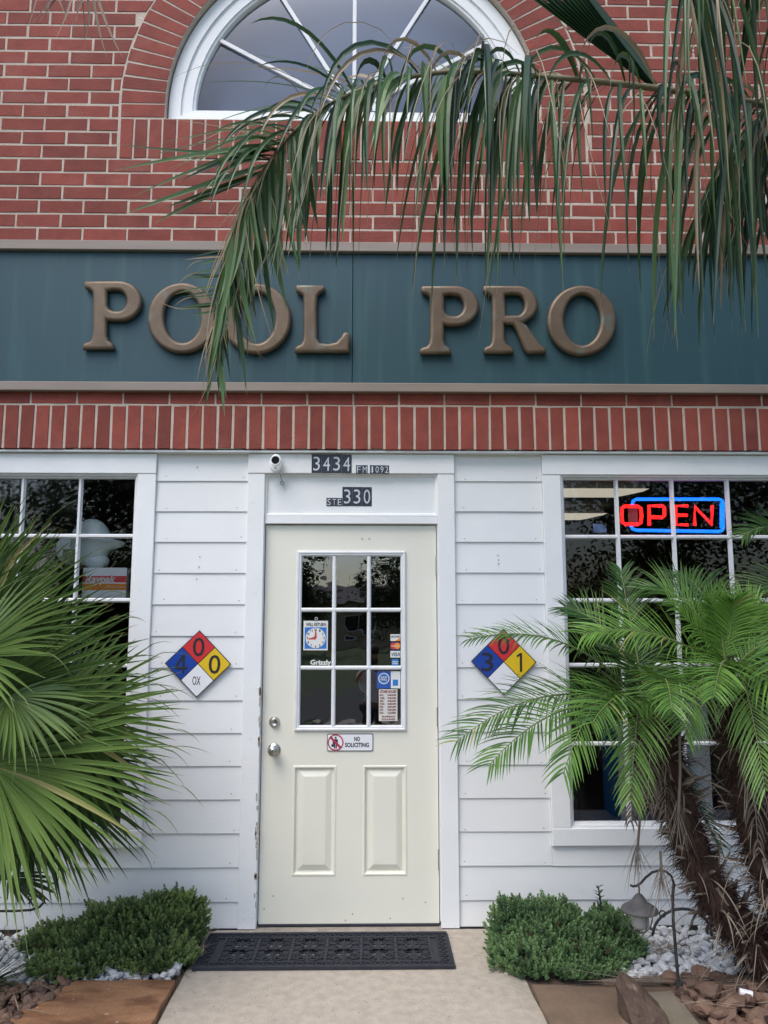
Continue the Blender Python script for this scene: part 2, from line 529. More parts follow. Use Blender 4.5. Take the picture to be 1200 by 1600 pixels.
def gaps(xa, xb, z0, z1):
    """Parts of the interval [xa, xb] at course z0..z1 outside the arch surround: list of (x0b,x1b,x0t,x1t)."""
    def lim(z):
        if z < SILL0 + .001: return None
        if z <= CZ: return RO
        h = RO ** 2 - (z - CZ) ** 2
        return math.sqrt(h) if h > 0 else None
    zb, zt = z0 + .004, z1 - .004
    lb, lt = lim(zb), lim(zt)
    if lb is None: return [(xa, xb, xa, xb)]
    lt = lt if lt is not None else 0.0
    m_ = .012
    out = []
    L_b, L_t = CX - lb - m_, CX - lt - m_
    R_b, R_t = CX + lb + m_, CX + lt + m_
    if xb <= L_b or xa >= R_t and xa >= R_b: return [(xa, xb, xa, xb)]
    if xa < L_b: out.append((xa, min(xb, L_b), xa, min(xb, L_t)))
    if xb > R_b: out.append((max(xa, R_b), xb, max(xa, R_t), xb))
    return [o for o in out if o[1] - o[0] > .02 and o[3] - o[2] > .02]


def brick_mesh(mb, x0b, x1b, x0t, x1t, z0, z1, yf, yb, j=.0):
    c = .0025
    jj = lambda: R.uniform(-1, 1) * j
    f = [(x0b + jj(), z0 + jj()), (x1b + jj(), z0 + jj()), (x1t + jj(), z1 + jj()), (x0t + jj(), z1 + jj())]
    cx_, cz_ = sum(p[0] for p in f) / 4, sum(p[1] for p in f) / 4
    ins = [(x + (c if x < cx_ else -c), z + (c if z < cz_ else -c)) for x, z in f]
    vs = [(x, yb, z) for x, z in f] + [(x, yf + c, z) for x, z in f] + [(x, yf, z) for x, z in ins]
    mb.add(vs, [(0, 1, 5, 4), (1, 2, 6, 5), (2, 3, 7, 6), (3, 0, 4, 7), (4, 5, 9, 8), (5, 6, 10, 9), (6, 7, 11, 10), (7, 4, 8, 11), (8, 9, 10, 11)])


full = []
for k_ in range(4):
    mb = MB(); brick_mesh(mb, -.120, .120, -.120, .120, -.0365, .0365, 0, .06, .0018); full.append(mb)
full_mesh = {}
cells = []
BL = .252
j0 = W(128.5, 360, BY).x
for c in range(31):
    z0, z1 = BZ0 + c * COURSE, BZ0 + (c + 1) * COURSE
    off = j0 + (BL / 2 if c % 2 else 0) + noise.noise(V((c * 3.1, 0, 0))) * .01
    i = -16
    while off + i * BL < 3.6:
        xa, xb = off + i * BL + .006, off + (i + 1) * BL - .006
        for g_ in gaps(xa, xb, z0, z1): cells.append((g_, z0 + .0055, z1 - .0055))
        i += 1
vis = lambda cl: abs((cl[0][0] + cl[0][1]) / 2 - .07) / 2.35 + max(0, (cl[2] - 5.16)) * 6
cells.sort(key=vis)
rest = MB()
for q, (g_, z0, z1) in enumerate(cells):
    yj = BY + R.uniform(-.0012, .0012)
    if q < 300:
        ctr = V(((g_[0] + g_[1]) / 2, yj, (z0 + z1) / 2))
        if abs((g_[1] - g_[0]) - .240) < .002 and abs(g_[0] - g_[2]) < 1e-6 and abs(g_[1] - g_[3]) < 1e-6:
            k_ = R.randrange(4)
            if k_ not in full_mesh:
                o = full[k_].build('brick', 'brick', wall, origin=(0, 0, 0)); full_mesh[k_] = o.data
            else:
                o = bpy.data.objects.new('brick', full_mesh[k_]); o.parent = wall; col.objects.link(o)
            o.location = ctr - wall.location
        else:
            mb = MB(); brick_mesh(mb, *g_, z0, z1, yj, yj + .06, .0015); mb.build('brick', 'brick', wall, origin=ctr)
    else:
        brick_mesh(rest, *g_, z0, z1, yj, yj + .06, .0015)
rest.build('distant_brick', 'brick', wall, kind='stuff')
# mortar bed with the arch left open
mb = MB()
YM = BY + .0022
ZT = BZ0 + 31 * COURSE
rect_holes(mb, -4.0, 3.6, BZ0 - .06, SILL1, YM, [])
NA = 64
top = []
for i in range(NA + 1):
    a = PI - PI * i / NA
    p = (CX + RI * math.cos(a), CZ + RI * math.sin(a))
    top.append(p)
prev = None
arcp = [(CX - RI, SILL1)] + top + [(CX + RI, SILL1)]
for i in range(len(arcp) - 1):
    a, b = arcp[i], arcp[i + 1]
    if abs(a[0] - b[0]) > 1e-5:
        mb.quad((a[0], YM, a[1]), (b[0], YM, b[1]), (b[0], YM, ZT), (a[0], YM, ZT))
    mb.quad((a[0], YM, a[1]), (a[0], .12, a[1]), (b[0], .12, b[1]), (b[0], YM, b[1]))
mb.quad((CX - RI, YM, SILL1), (CX + RI, YM, SILL1), (CX + RI, .12, SILL1), (CX - RI, .12, SILL1))
rect_holes(mb, -4.0, CX - RI, SILL1, ZT, YM, [])
rect_holes(mb, CX + RI, 3.6, SILL1, ZT, YM, [])
mb.quad((-4.0, YM, ZT), (3.6, YM, ZT), (3.6, .4, ZT), (-4.0, .4, ZT))
for x in (-4.0, 3.6): mb.quad((x, YM, 2.48), (x, .4, 2.48), (x, .4, ZT), (x, YM, ZT))
mb.build('mortar', 'mortar', wall)
# arch ring and soldier sill
NV = 47
YV = BY - .0005
for i in range(NV):
    a0, a1 = PI * i / NV, PI * (i + 1) / NV
    m0, m1 = a0 + .0045, a1 - .0045
    ri, ro = RI + .003, RO - .002 + R.uniform(-.004, .004)
    f = lambda r_, a_, y: (CX + r_ * math.cos(a_), y, CZ + r_ * math.sin(a_))
    mo = .5 * (.015 + R.uniform(-.002, .003)) / ro; mi = .5 * .010 / ri
    mb = MB(); mb.hexa([f(ri, a0 + mi, YV), f(ri, a1 - mi, YV), f(ri, a1 - mi, .02), f(ri, a0 + mi, .02),
                        f(ro, a0 + mo, YV), f(ro, a1 - mo, YV), f(ro, a1 - mo, .02), f(ro, a0 + mo, .02)])
    am = (a0 + a1) / 2
    mb.build('arch_brick', 'brick', wall, origin=f((ri + ro) / 2, am, BY))
for sx in (-1, 1):
    for z0, z1 in ((SILL1 + .004, CZ - .004),):
        xa, xb = sorted((CX + sx * (RI + .003), CX + sx * (RO - .002)))
        mb = MB(); brick_mesh(mb, xa, xb, xa, xb, z0 + .003, z1, YV, .02, .001)
        mb.build('arch_brick', 'brick', wall, origin=((xa + xb) / 2, BY, (z0 + z1) / 2))
ns = 33
sw = 2 * RO / ns
for i in range(ns):
    xa = CX - RO + i * sw + .0055; xb = xa + sw - .011
    mb = MB(); brick_mesh(mb, xa, xb, xa, xb, SILL0 + .006 + R.uniform(-.002, .002), SILL1 - .004, BY + R.uniform(-.004, 0), 0, .0015)
    mb.build('sill_brick', 'brick', wall, origin=((xa + xb) / 2, BY, 4.3))

# brick band over the shop front
band = thing('brick_lintel', (0, 0, 2.481), 'red brick band of upright bricks between the blue sign and the white shop front', 'wall', kind='structure')
SW = .0828
x = W(30, 665, BY).x - 30 * SW
while x < 3.6:
    xa, xb = x + .0065, x + SW - .0065
    if xa > -4:
        dz = R.uniform(-.003, .003)
        mb = MB(); brick_mesh(mb, xa, xb, xa, xb, 2.484 + dz, 2.724 + dz, BY + R.uniform(-.003, .0), .06, .0018)
        mb.build('upright_brick', 'brick', band, origin=((xa + xb) / 2, BY, 2.6))
    x += SW
x = W(120, 625, BY).x - 15 * BL
while x < 3.6:
    xa, xb = x + .005, x + BL - .005
    mb = MB(); brick_mesh(mb, xa, xb, xa, xb, 2.735, 2.81, BY + R.uniform(-.002, .0), .06, .0015)
    mb.build('brick', 'brick', band, origin=((xa + xb) / 2, BY, 2.77))
    x += BL
mb = MB(); mb.box(-4, 3.6, BY + .0022, .20, 2.486, 2.815)
mb.build('mortar', 'mortar', band)

# ================================================================== fascia sign
sign = thing('fascia_sign', (0, 0, 2.80), 'blue-green shop fascia with raised bronze letters reading POOL PRO', 'sign')
jx = W(551, 500, BY).x
YS = BY - .012
for xa, xb in ((-4, jx - .0012), (jx + .0012, 3.6)):
    mb = MB(); mb.bbox(xa, xb, YS, .02, 2.83, 3.63, .002); mb.build('panel', 'sign_blue', sign)
for z0, z1 in ((2.797, 2.848), (3.607, 3.664)):
    mb = MB(); mb.bbox(-4.01, 3.61, BY - .04, .0, z0, z1, .004)
    mb.build('trim_rail', 'taupe_metal', sign)


def arc(cx, cy, rx, ry, a0, a1, n=14):
    return [(cx + rx * math.cos(math.radians(a0 + (a1 - a0) * i / n)), cy + ry * math.sin(math.radians(a0 + (a1 - a0) * i / n))) for i in range(n + 1)]


P_ = [[(256, 370), (256, 355), (263, 349), (278, 345), (285, 334), (288, 310), (288, 205), (286, 190), (276, 183), (264, 180), (260, 171), (262, 156)]
      + arc(368, 219, 75, 64, -90, 90) + [(345, 282), (333, 279), (333, 325), (336, 340), (346, 347), (354, 354), (355, 370)],
      [(334, 187), (350, 185)] + arc(366, 218, 27, 32, -90, 90)[1:] + [(350, 249), (338, 242), (334, 232)]]
R_ = [[(312, 383), (312, 369), (318, 362), (330, 358), (336, 348), (338, 322), (338, 220), (336, 204), (326, 197), (314, 194), (310, 185), (312, 170)]
      + arc(420, 229, 63, 59, -90, 75) + [(446, 292), (486, 348), (494, 357), (506, 362), (509, 371), (508, 383), (448, 383), (439, 372), (412, 306), (402, 293), (378, 291), (379, 335), (384, 352), (398, 360), (407, 368), (407, 383)],
      [(380, 201), (400, 199)] + arc(416, 231, 24, 32, -90, 90)[1:] + [(396, 263), (380, 263)]]
L_ = [[(920, 380), (920, 365), (928, 358), (940, 353), (946, 340), (947, 315), (947, 215), (945, 201), (934, 195), (925, 190), (923, 181), (924, 168), (1015, 168), (1016, 182), (1011, 190), (1001, 195), (993, 205), (991, 220), (991, 335), (998, 349), (1026, 352), (1050, 347), (1066, 330), (1074, 316), (1092, 316), (1095, 340), (1094, 380)]]


def letter(name, spl):
    """spl: outlines in photo pixels."""
    YL = YS - .0195
    pts = [[(W(x, y, YL - .02).x, W(x, y, YL - .02).z) for x, y in s_] for s_ in spl]
    vs, fs = curve_mesh(pts, .001, .0185, 6)
    mb = MB(); mb.add([(v[0], v[1] + YL, v[2]) for v in vs], fs)
    o = mb.build(name, 'bronze', sign, smooth=True)
    return o


c3 = lambda spl, dx=0, dy=0: [[((x + dx) / 2, 360 + (y + dy) / 2) for x, y in s_] for s_ in spl]
c4 = lambda spl, dx=0, dy=0: [[(600 + (x + dx) / 2, 360 + (y + dy) / 2) for x, y in s_] for s_ in spl]
ell = lambda cx, cy, rx, ry: arc(cx, cy, rx, ry, 0, 352, 44)
letter('letter', c3(P_))
for cx_, cy_ in ((284, 496), (400.5, 497), (910, 500)):
    letter('letter', [ell(cx_, cy_, 54.5, 55.5), ell(cx_ + .5, cy_ - 1, 28.5, 39.5)])
letter('letter', c3(L_))
letter('letter', c4(P_, -144, 15))
letter('letter', c4(R_))

# ================================================================== arched window
aw = thing('arched_window', (CX, 0, SILL1), 'white half-round window with radiating bars in the brick arch', 'window', kind='thing')
def half_loop(r, zb, y, n=48):
    pts = [(CX + r, y, zb)] + [(CX + r * math.cos(PI * i / n), y, CZ + r * math.sin(PI * i / n)) for i in range(n + 1)] + [(CX - r, y, zb)]
    return pts
mb = MB()
prof = [(1.084, .004, .08), (1.084, .004, .0), (1.080, .008, -.004), (1.013, .070, -.003), (1.011, .072, .010), (.949, .112, .011), (.947, .114, .020), (.934, .122, .023), (.930, .124, .06)]
mb.loops([half_loop(r, SILL1 - .02 + h, y) for r, h, y in prof])
mb.build('frame', 'white_trim', aw)
mb = MB(); zb = SILL1 + .10
lp = half_loop(.945, zb, .05)
mb.add(lp, [tuple(range(len(lp) - 1, -1, -1))])
mb.build('pane', 'arch_glass', aw)
for d_ in (30, 60, 90, 120, 150):
    a = math.radians(d_)
    h = V((CX, .042, SILL1 + .115))
    e = V((CX + .94 * math.cos(a), .042, SILL1 + .115 + (CZ - SILL1 - .115 + .94) * math.sin(a) * 1.0))
    # clip to the glass edge
    dr = (e - h).normalized(); t = 0
    while (V((h.x + dr.x * t - CX, 0, max(0, h.z + dr.z * t - CZ)))).length < .945: t += .005
    e = h + dr * t
    s_ = V((-dr.z, 0, dr.x)) * .011
    st = h + dr * .12
    mb = MB(); mb.hexa([st - s_ + V((0, -.012, 0)), st + s_ + V((0, -.012, 0)), st + s_, st - s_, e - s_ + V((0, -.012, 0)), e + s_ + V((0, -.012, 0)), e + s_, e - s_])
    mb.build('glazing_bar', 'muntin_white', aw)
mb = MB()
lp = lambda r, y: [(CX + r * math.cos(PI * i / 16), y, SILL1 + .115 + r * math.sin(PI * i / 16)) for i in range(17)]
for a, b in (((.135, .03), (.110, .03)), ((.135, .042), (.135, .03)), ((.110, .03), (.110, .042))):
    A, B = lp(*a), lp(*b)
    for i in range(16): mb.quad(A[i], A[i + 1], B[i + 1], B[i])
mb.build('hub_arc', 'muntin_white', aw)
# grey panel added behind the glass to set the pane's brightness
mb = MB(); mb.quad((CX - 1.2, .18, SILL1 - .1), (CX + 1.2, .18, SILL1 - .1), (CX + 1.2, .18, 5.8), (CX - 1.2, .18, 5.8))
tag(mb.build('arch_backing', 'arch_backing_grey'), 'plain grey panel added behind the arched window glass', 'backing panel')

# ================================================================== interior shell (seen through the glass)
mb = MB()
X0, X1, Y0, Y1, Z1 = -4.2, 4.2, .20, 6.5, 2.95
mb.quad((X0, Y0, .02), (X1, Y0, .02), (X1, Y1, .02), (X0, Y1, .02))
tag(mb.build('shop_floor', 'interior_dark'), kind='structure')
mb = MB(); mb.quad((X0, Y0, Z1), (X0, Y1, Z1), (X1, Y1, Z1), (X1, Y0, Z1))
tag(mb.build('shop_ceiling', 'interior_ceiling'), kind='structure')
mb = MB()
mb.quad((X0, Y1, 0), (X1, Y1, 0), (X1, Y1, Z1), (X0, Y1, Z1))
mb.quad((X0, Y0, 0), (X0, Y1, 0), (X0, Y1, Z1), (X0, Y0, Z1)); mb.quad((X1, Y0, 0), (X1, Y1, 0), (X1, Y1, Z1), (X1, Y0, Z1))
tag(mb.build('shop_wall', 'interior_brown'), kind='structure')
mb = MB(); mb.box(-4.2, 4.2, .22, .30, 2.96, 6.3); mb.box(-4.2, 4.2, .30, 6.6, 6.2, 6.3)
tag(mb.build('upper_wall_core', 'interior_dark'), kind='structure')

# ================================================================== white siding wall
LW = dict(x0=-2.92, x1=-1.177, zb=.402, zt=2.466)     # casing outer, left window
RW = dict(x0=.940, x1=2.72, zb=.402, zt=2.466)
DX0, DX1, DZT = -.677, .455, 2.466                     # door casing outer
sw_ = thing('siding_wall', (0, 0, 0), 'white lapped board wall around the door and shop windows', 'wall', kind='structure')
mb = MB()
holes = [(LW['x0'] + .05, LW['x1'] - .05, LW['zb'] + .05, LW['zt'] - .05), (RW['x0'] + .05, RW['x1'] - .05, RW['zb'] + .05, RW['zt'] - .05), (DX0 + .06, DX1 - .06, -.1, 2.42)]
rect_holes(mb, -4.2, 4.2, -.1, 2.49, .034, holes)
for h in holes:
    a, b, c, d = h
    mb.quad((a, .034, c), (a, .20, c), (a, .20, d), (a, .034, d)); mb.quad((b, .034, c), (b, .034, d), (b, .20, d), (b, .20, c))
    mb.quad((a, .034, d), (a, .20, d), (b, .20, d), (b, .034, d)); mb.quad((a, .034, c), (b, .034, c), (b, .20, c), (a, .20, c))
rect_holes(mb, -4.2, 4.2, -.1, 2.97, .20, holes)
mb.build('sheathing', 'white_trim', sw_)


def board(xa, xb, z0, z1, parent):
    mb = MB()
    y0, y1 = .005 + R.uniform(-.0006, .0006), .0125
    n = max(2, int((xb - xa) / .12))
    vs, fs = [], []
    for i in range(n + 1):
        x = xa + (xb - xa) * i / n
        w_ = noise.noise(V((x * 3, z0 * 5, 0))) * .0012
        vs += [(x, y0 + w_ + .0065, z0 + w_), (x, y0 + w_ + .001, z0 + w_ + .0003), (x, y0 + w_, z0 + w_ + .003), (x, y1, z1 + .006)]
    for i in range(n):
        for q in range(3): fs.append((i * 4 + q, (i + 1) * 4 + q, (i + 1) * 4 + q + 1, i * 4 + q + 1))
    fs += [(0, 1, 2, 3), (n * 4 + 3, n * 4 + 2, n * 4 + 1, n * 4)]
    mb.add(vs, fs)
    return mb.build('siding_board', 'white_siding', parent)


EXPO = .168
zl = [2.315 - EXPO * k_ for k_ in range(14)]
edges = [2.474] + zl[:14] + [.004]
edges = [e for e in edges if e > .0]
spans = []
for i in range(len(edges) - 1):
    z1, z0 = edges[i], edges[i + 1]
    segs = [(LW['x1'] + .001, DX0 - .001), (DX1 + .001, RW['x0'] - .001)]
    if z1 <= LW['zb'] + .005: segs = [(-3.9, DX0 - .001), (DX1 + .001, 3.6)]
    elif z0 < LW['zb'] < z1:
        # boards notched under the windows: narrow strip there
        board(-3.9, LW['x1'], z0, LW['zb'] - .001 - .006, sw_); board(RW['x0'], 3.6, z0, RW['zb'] - .001 - .006, sw_)
    else: segs += [(-3.9, LW['x0'] - .001), (RW['x1'] + .001, 3.6)]
    for a, b in segs: board(a, b, z0 + (.003 if a > 0 else 0), z1, sw_)
# frieze strip and base flashing
boxpart('frieze_strip', 'white_trim', sw_, -3.9, 3.6, -.040, .03, 2.4685, 2.4805, .002)
boxpart('base_flashing', 'steel_dark', sw_, -3.9, DX0, .012, .03, -.03, .006, .002)
boxpart('base_flashing', 'steel_dark', sw_, DX1, 3.6, .012, .03, -.03, .006, .002)
mb = MB()
for px, py in [(312, 870), (311, 886), (307, 905), (778, 868), (779, 875), (779, 881), (308, 730), (1000, 1365)]:
    p = W(px, py, 0); disc(mb, (p.x, p.z), 0, .0035, .0085 - .006, 8)
mb.build('nail_hole', 'steel_dark', sw_, kind='stuff')
mb = MB()
for z in zl:
    for x in (-1.13, -.72, .50, .90, -1.9, -1.5, 1.4, 1.9):
        if z > .42 and abs(x) > 1.2: continue
        x_ = x + R.uniform(-.02, .02); disc(mb, (x_, z + R.uniform(.015, .03)), 0, .0032, .0048, 8, th=.002)
mb.build('nail_head', 'threshold', sw_, kind='stuff')


# ================================================================== shop windows
def shop_window(d, colx, rowz, label, flip):
    w = thing('shop_window', ((d['x0'] + d['x1']) / 2, 0, d['zb']), label, 'window', kind='thing')
    x0, x1, zb, zt = d['x0'], d['x1'], d['zb'], d['zt']
    c = .100
    yf = -.010
    boxpart('casing', 'white_trim', w, x0, x1, yf - .003, .034, zt - .112, zt, .003)
    boxpart('casing', 'white_trim', w, x0, x1, yf - .002, .034, zb, zb + .088, .003)
    boxpart('casing', 'white_trim', w, x0, x0 + c, yf, .034, zb + .088, zt - .112, .003)
    boxpart('casing', 'white_trim', w, x1 - c, x1, yf, .034, zb + .088, zt - .112, .003)
    gx0, gx1, gz0, gz1 = x0 + c, x1 - c, zb + .088, zt - .112
    mb = MB(); frame_profile(mb, gx0, gx1, gz0, gz1, [(0, .0), (.010, .002), (.012, .018), (.022, .022), (.024, .05)])
    mb.build('frame', 'muntin_white', w)
    xs = [gx0 + .022] + colx + [gx1 - .022]
    zs = [gz0 + .022] + rowz + [gz1 - .022]
    for x in colx:
        mb = MB(); mb.loops([[(x - .013, .043, z), (x - .006, .024, z), (x + .006, .024, z), (x + .013, .043, z)] for z in (zs[0], zs[-1])])
        mb.build('muntin', 'muntin_white', w)
    for z in rowz:
        for i in range(len(xs) - 1):
            pass
        mb = MB(); mb.loops([[(x, .0415, z - .012), (x, .026, z - .005), (x, .026, z + .005), (x, .0415, z + .012)] for x in (xs[0], xs[-1])])
        mb.build('muntin', 'muntin_white', w)
    for i in range(len(xs) - 1):
        for j in range(len(zs) - 1):
            mb = MB()
            t = [R.uniform(-.0012, .0012) for _ in range(3)]
            mb.quad((xs[i], .046 + t[0], zs[j]), (xs[i + 1], .046 + t[1], zs[j]), (xs[i + 1], .046 + t[1] + t[2], zs[j + 1]), (xs[i], .046 + t[0] + t[2], zs[j + 1]))
            mb.build('pane', 'window_glass', w, origin=((xs[i] + xs[i + 1]) / 2, .046, (zs[j] + zs[j + 1]) / 2))
    boxpart('sill', 'display_white', w, gx0, gx1, .06, .42, gz0 - .05, gz0 - .004, .004)
    return w


rows = [.909, 1.320, 1.667, 2.015]
shop_window(RW, [1.360 + .310 * k_ for k_ in range(4)], rows, 'gridded shop window behind the feathery palms with the lit OPEN sign', 0)
shop_window(LW, [-1.600 - .312 * k_ for k_ in range(4)], rows, 'gridded shop window behind the fan palm with a box sign in it', 1)

# ================================================================== door frame and door
df = thing('doorway', (-.11, 0, 0), 'white door casing with a plain transom panel and peeling left edge', 'door frame', kind='thing')
JX0, JX1 = -.583, .361
boxpart('header_board', 'white_trim', df, DX0, DX1, -.014, .034, 2.357, DZT, .003)
boxpart('casing', 'white_trim', df, DX0, JX0, -.010, .034, .004, 2.357, .003)
boxpart('casing', 'white_trim', df, JX1, DX1, -.010, .034, .004, 2.357, .003)
ddx0, ddx1 = W(416, 822, .03).x, W(681, 822, .03).x
dzt = W(550, 821, .03).z; dzb = W(550, 1443, .03).z
boxpart('jamb', 'peeling_trim', df, JX0, ddx0 - .004, .012, .18, .03, dzt + .006, .002, label='paint-peeling left jamb')
boxpart('jamb', 'white_trim', df, ddx1 + .004, JX1, .012, .18, .03, dzt + .006, .002)
boxpart('head_jamb', 'white_trim', df, JX0, JX1, .006, .18, dzt + .006, dzt + .050, .003)
boxpart('transom_panel', 'white_trim', df, JX0 + .0, JX1 - .0, .020, .034, dzt + .050, 2.357, .001)
mb = MB(); frame_profile(mb, JX0, JX1, dzt + .050, 2.3565, [(0, .006), (.010, .008), (.016, .0195)])
mb.build('transom_bead', 'white_trim', df)
boxpart('threshold', 'threshold', df, JX0 - .004, JX1 + .004, -.058, .18, -.02, .0035, .002)
mb = MB()
for q in range(26):
    z = R.uniform(.1, 1.2); h = R.uniform(.008, .05); x = JX0 - R.uniform(0, .014)
    mb.box(x, x + R.uniform(.004, .012), -.0125, -.009, z, z + h)
mb.build('paint_chip', 'chip_grey', df, kind='stuff')
mb = MB()
for x, z in [(-.64, .06), (-.60, .06), (-.62, .5), (-.61, .75), (-.63, .95), (-.60, 1.2), (.44, .45), (.40, 1.3), (-.62, 1.7), (.42, 1.9), (-.65, 2.2)]:
    disc(mb, (x, z), 0, .006, -.0115, 10, th=.002)
mb.build('screw_head', 'white_siding', df, kind='stuff')

door = thing('entrance_door', ((ddx0 + ddx1) / 2, .03, dzb), 'cream panelled entrance door with a nine-pane window', 'door', kind='thing')
YD = .03
pl = [W(458, 1196, YD).x, W(526, 1196, YD).x, W(567, 1196, YD).x, W(636, 1196, YD).x]
pz0, pz1 = W(500, 1369, YD).z, W(500, 1196, YD).z
lx0, lx1 = W(464, 862, YD).x, W(634, 862, YD).x
lz0, lz1 = W(548, 1142, YD).z, W(548, 861, YD).z
mb = MB()
dh = [(lx0 + .01, lx1 - .01, lz0 + .01, lz1 - .01), (pl[0], pl[1], pz0, pz1), (pl[2], pl[3], pz0, pz1)]
rect_holes(mb, ddx0, ddx1, dzb, dzt, YD, dh)
for a, b in ((rect_loop(ddx0, ddx1, dzb, dzt, YD), rect_loop(ddx0, ddx1, dzb, dzt, YD + .044)),): mb.loops([a, b])
mb.build('slab', 'cream_paint', door)
for i in (0, 2):
    mb = MB()
    mb.loops([rect_loop(pl[i] + a, pl[i + 1] - a, pz0 + a, pz1 - a, y) for a, y in [(0, YD), (.004, YD - .003), (.010, YD - .003), (.015, YD + .004), (.019, YD + .011), (.027, YD + .012), (.030, YD + .009), (.055, YD - .0005), (.058, YD - .001)]], 0, False, False)
    a = .058; mb.quad(*[V(p) for p in rect_loop(pl[i] + a, pl[i + 1] - a, pz0 + a, pz1 - a, YD - .001)])
    mb.build('panel', 'cream_paint', door)
mb = MB(); frame_profile(mb, lx0, lx1, lz0, lz1, [(0, YD + .002), (0, YD - .008), (.005, YD - .013), (.012, YD - .013), (.016, YD - .009), (.022, YD - .009), (.028, YD - .003), (.030, YD + .012)])
mb.build('window_frame', 'muntin_white', door)
gx0, gx1, gz0, gz1 = lx0 + .028, lx1 - .028, lz0 + .028, lz1 - .028
vx = [W(522, 950, YD).x, W(576.5, 950, YD).x]
hz = [W(550, 953, YD).z, W(550, 1043.5, YD).z]
for x in vx:
    mb = MB(); mb.loops([[(x - .012, YD + .012, z), (x - .010, YD - .004, z), (x - .004, YD - .009, z), (x + .004, YD - .009, z), (x + .010, YD - .004, z), (x + .012, YD + .012, z)] for z in (gz0, gz1)])
    mb.build('muntin', 'muntin_white', door, smooth=False)
for z in hz:
    mb = MB(); mb.loops([[(x, YD + .012, z - .012), (x, YD - .005, z - .010), (x, YD - .010, z - .004), (x, YD - .010, z + .004), (x, YD - .005, z + .010), (x, YD + .012, z + .012)] for x in (gx0, gx1)])
    mb.build('muntin', 'muntin_white', door)
xs, zs = [gx0, *vx, gx1], [gz0, *sorted(hz), gz1]
YG = YD + .006
for i in range(3):
    for j in range(3):
        mb = MB(); mb.quad((xs[i], YG, zs[j]), (xs[i + 1], YG, zs[j]), (xs[i + 1], YG, zs[j + 1]), (xs[i], YG, zs[j + 1]))
        mb.build('pane', 'door_glass', door, origin=((xs[i] + xs[i + 1]) / 2, YG, (zs[j] + zs[j + 1]) / 2))
boxpart('sweep', 'rubber', door, ddx0 + .002, ddx1 - .002, YD - .010, YD + .03, .004, dzb - .001, .002)
p = W(428.5, 1171, YD)
mb = MB(); mb.lathe([(.0, 0), (.033, 0), (.034, -.004), (.030, -.008), (.016, -.010), (.013, -.030), (.018, -.036), (.027, -.042), (.0285, -.052), (.026, -.062), (.017, -.067), (.0155, -.066), (.0145, -.069), (.008, -.0695), (.0, -.0695)], (p.x, YD, p.z), 'y', 32)
kb = mb.build('knob', 'nickel', door, smooth=True)
part(lambda m_: m_.box(p.x - .0015, p.x + .0015, YD - .0712, YD - .0690, p.z - .006, p.z + .006), 'keyhole', 'lens_black', kb)
p = W(429, 1128, YD)
mb = MB(); mb.lathe([(.0, 0), (.028, 0), (.029, -.005), (.026, -.010), (.021, -.013), (.020, -.020), (.015, -.0215), (.014, -.020), (.0, -.020)], (p.x, YD, p.z), 'y', 32)
kb = mb.build('deadbolt', 'nickel', door, smooth=True)
part(lambda m_: m_.box(p.x - .0015, p.x + .0015, YD - .0215, YD - .0190, p.z - .006, p.z + .005), 'keyhole', 'lens_black', kb)
for py in (884, 1120, 1343):
    p = W(684, py, YD)
    mb = MB()
    for k_ in range(5): mb.lathe([(0, 0), (.0065, .0), (.0065, .0195), (0, .0195)], (ddx1 + .002, YD - .004, p.z - .05 + k_ * .0203), 'z', 12)
    mb.build('hinge', 'nickel', door)
mb = MB()
for px in (566, 577): q_ = W(px, 842, YD); disc(mb, (q_.x, q_.z), 0, .006, YD - .002, 12, th=.003)
mb.build('screw_head', 'nickel', door)
mb = MB()
for px, py in [(630, 1404), (427, 1400), (551, 1428), (610, 1435), (540, 1438), (413, 1420), (665, 1410), (633, 955)]:
    q_ = W(px, py, YD); mb.box(q_.x - .004, q_.x + .003, YD - .0008, YD, q_.z - .003, q_.z + .003)
mb.build('scuff', 'threshold', door, kind='stuff')


# ================================================================== things on the door and wall
def card(name, parent, x0, x1, z0, z1, y, m, th=.0012):
    mb = MB(); mb.box(x0, x1, y - th, y, z0, z1); return mb.build(name, m, parent)


def pxbox(a, b, c, d, Y):
    """Photo pixel box -> x0, x1, z0, z1 on plane Y."""
    p, q = W(a, b, Y), W(c, d, Y)
    return p.x, q.x, q.z, p.z


# address plates
def plates(px, s, label, Y, widths=None):
    x0, x1, z0, z1 = pxbox(*px, Y)
    t = thing('number_plate', ((x0 + x1) / 2, Y, z0), label, 'number plate')
    n = len(s)
    w = (x1 - x0) / n
    for i, ch in enumerate(s):
        dz = R.uniform(-.0008, .0008)
        a, b = x0 + i * w + .0004, x0 + (i + 1) * w - .0004
        tl = card('tile', t, a, b, z0 + dz, z1 + dz, Y, 'plate_navy')
        mb = MB()
        k_ = .2 if ch in '1I' else .04
        text_into(mb, ch, a + w * (.12 + k_), b - w * (.12 + k_), z0 + dz + (z1 - z0) * .13, z1 + dz - (z1 - z0) * .13, Y - .0014, bold=-.004)
        mb.build('digit' if ch.isdigit() else 'character', 'digit_silver', tl)
    return t


plates((487, 710, 549.5, 739.5), '3434', 'large dark plate with silver digits 3434 on the header above the door', -.0145)
plates((556, 727, 574.5, 740.5), 'FM', 'tiny dark plate reading FM beside the large street number', -.0145)
plates((578, 727, 608, 740.5), '1092', 'small dark plate reading 1092 on the header above the door', -.0145)
plates((535, 761, 581, 791), '330', 'dark plate with silver digits 330 on the transom panel', .0195)
plates((510, 778, 534.6, 791), 'STE', 'small dark plate reading STE beside the suite number', .0195)

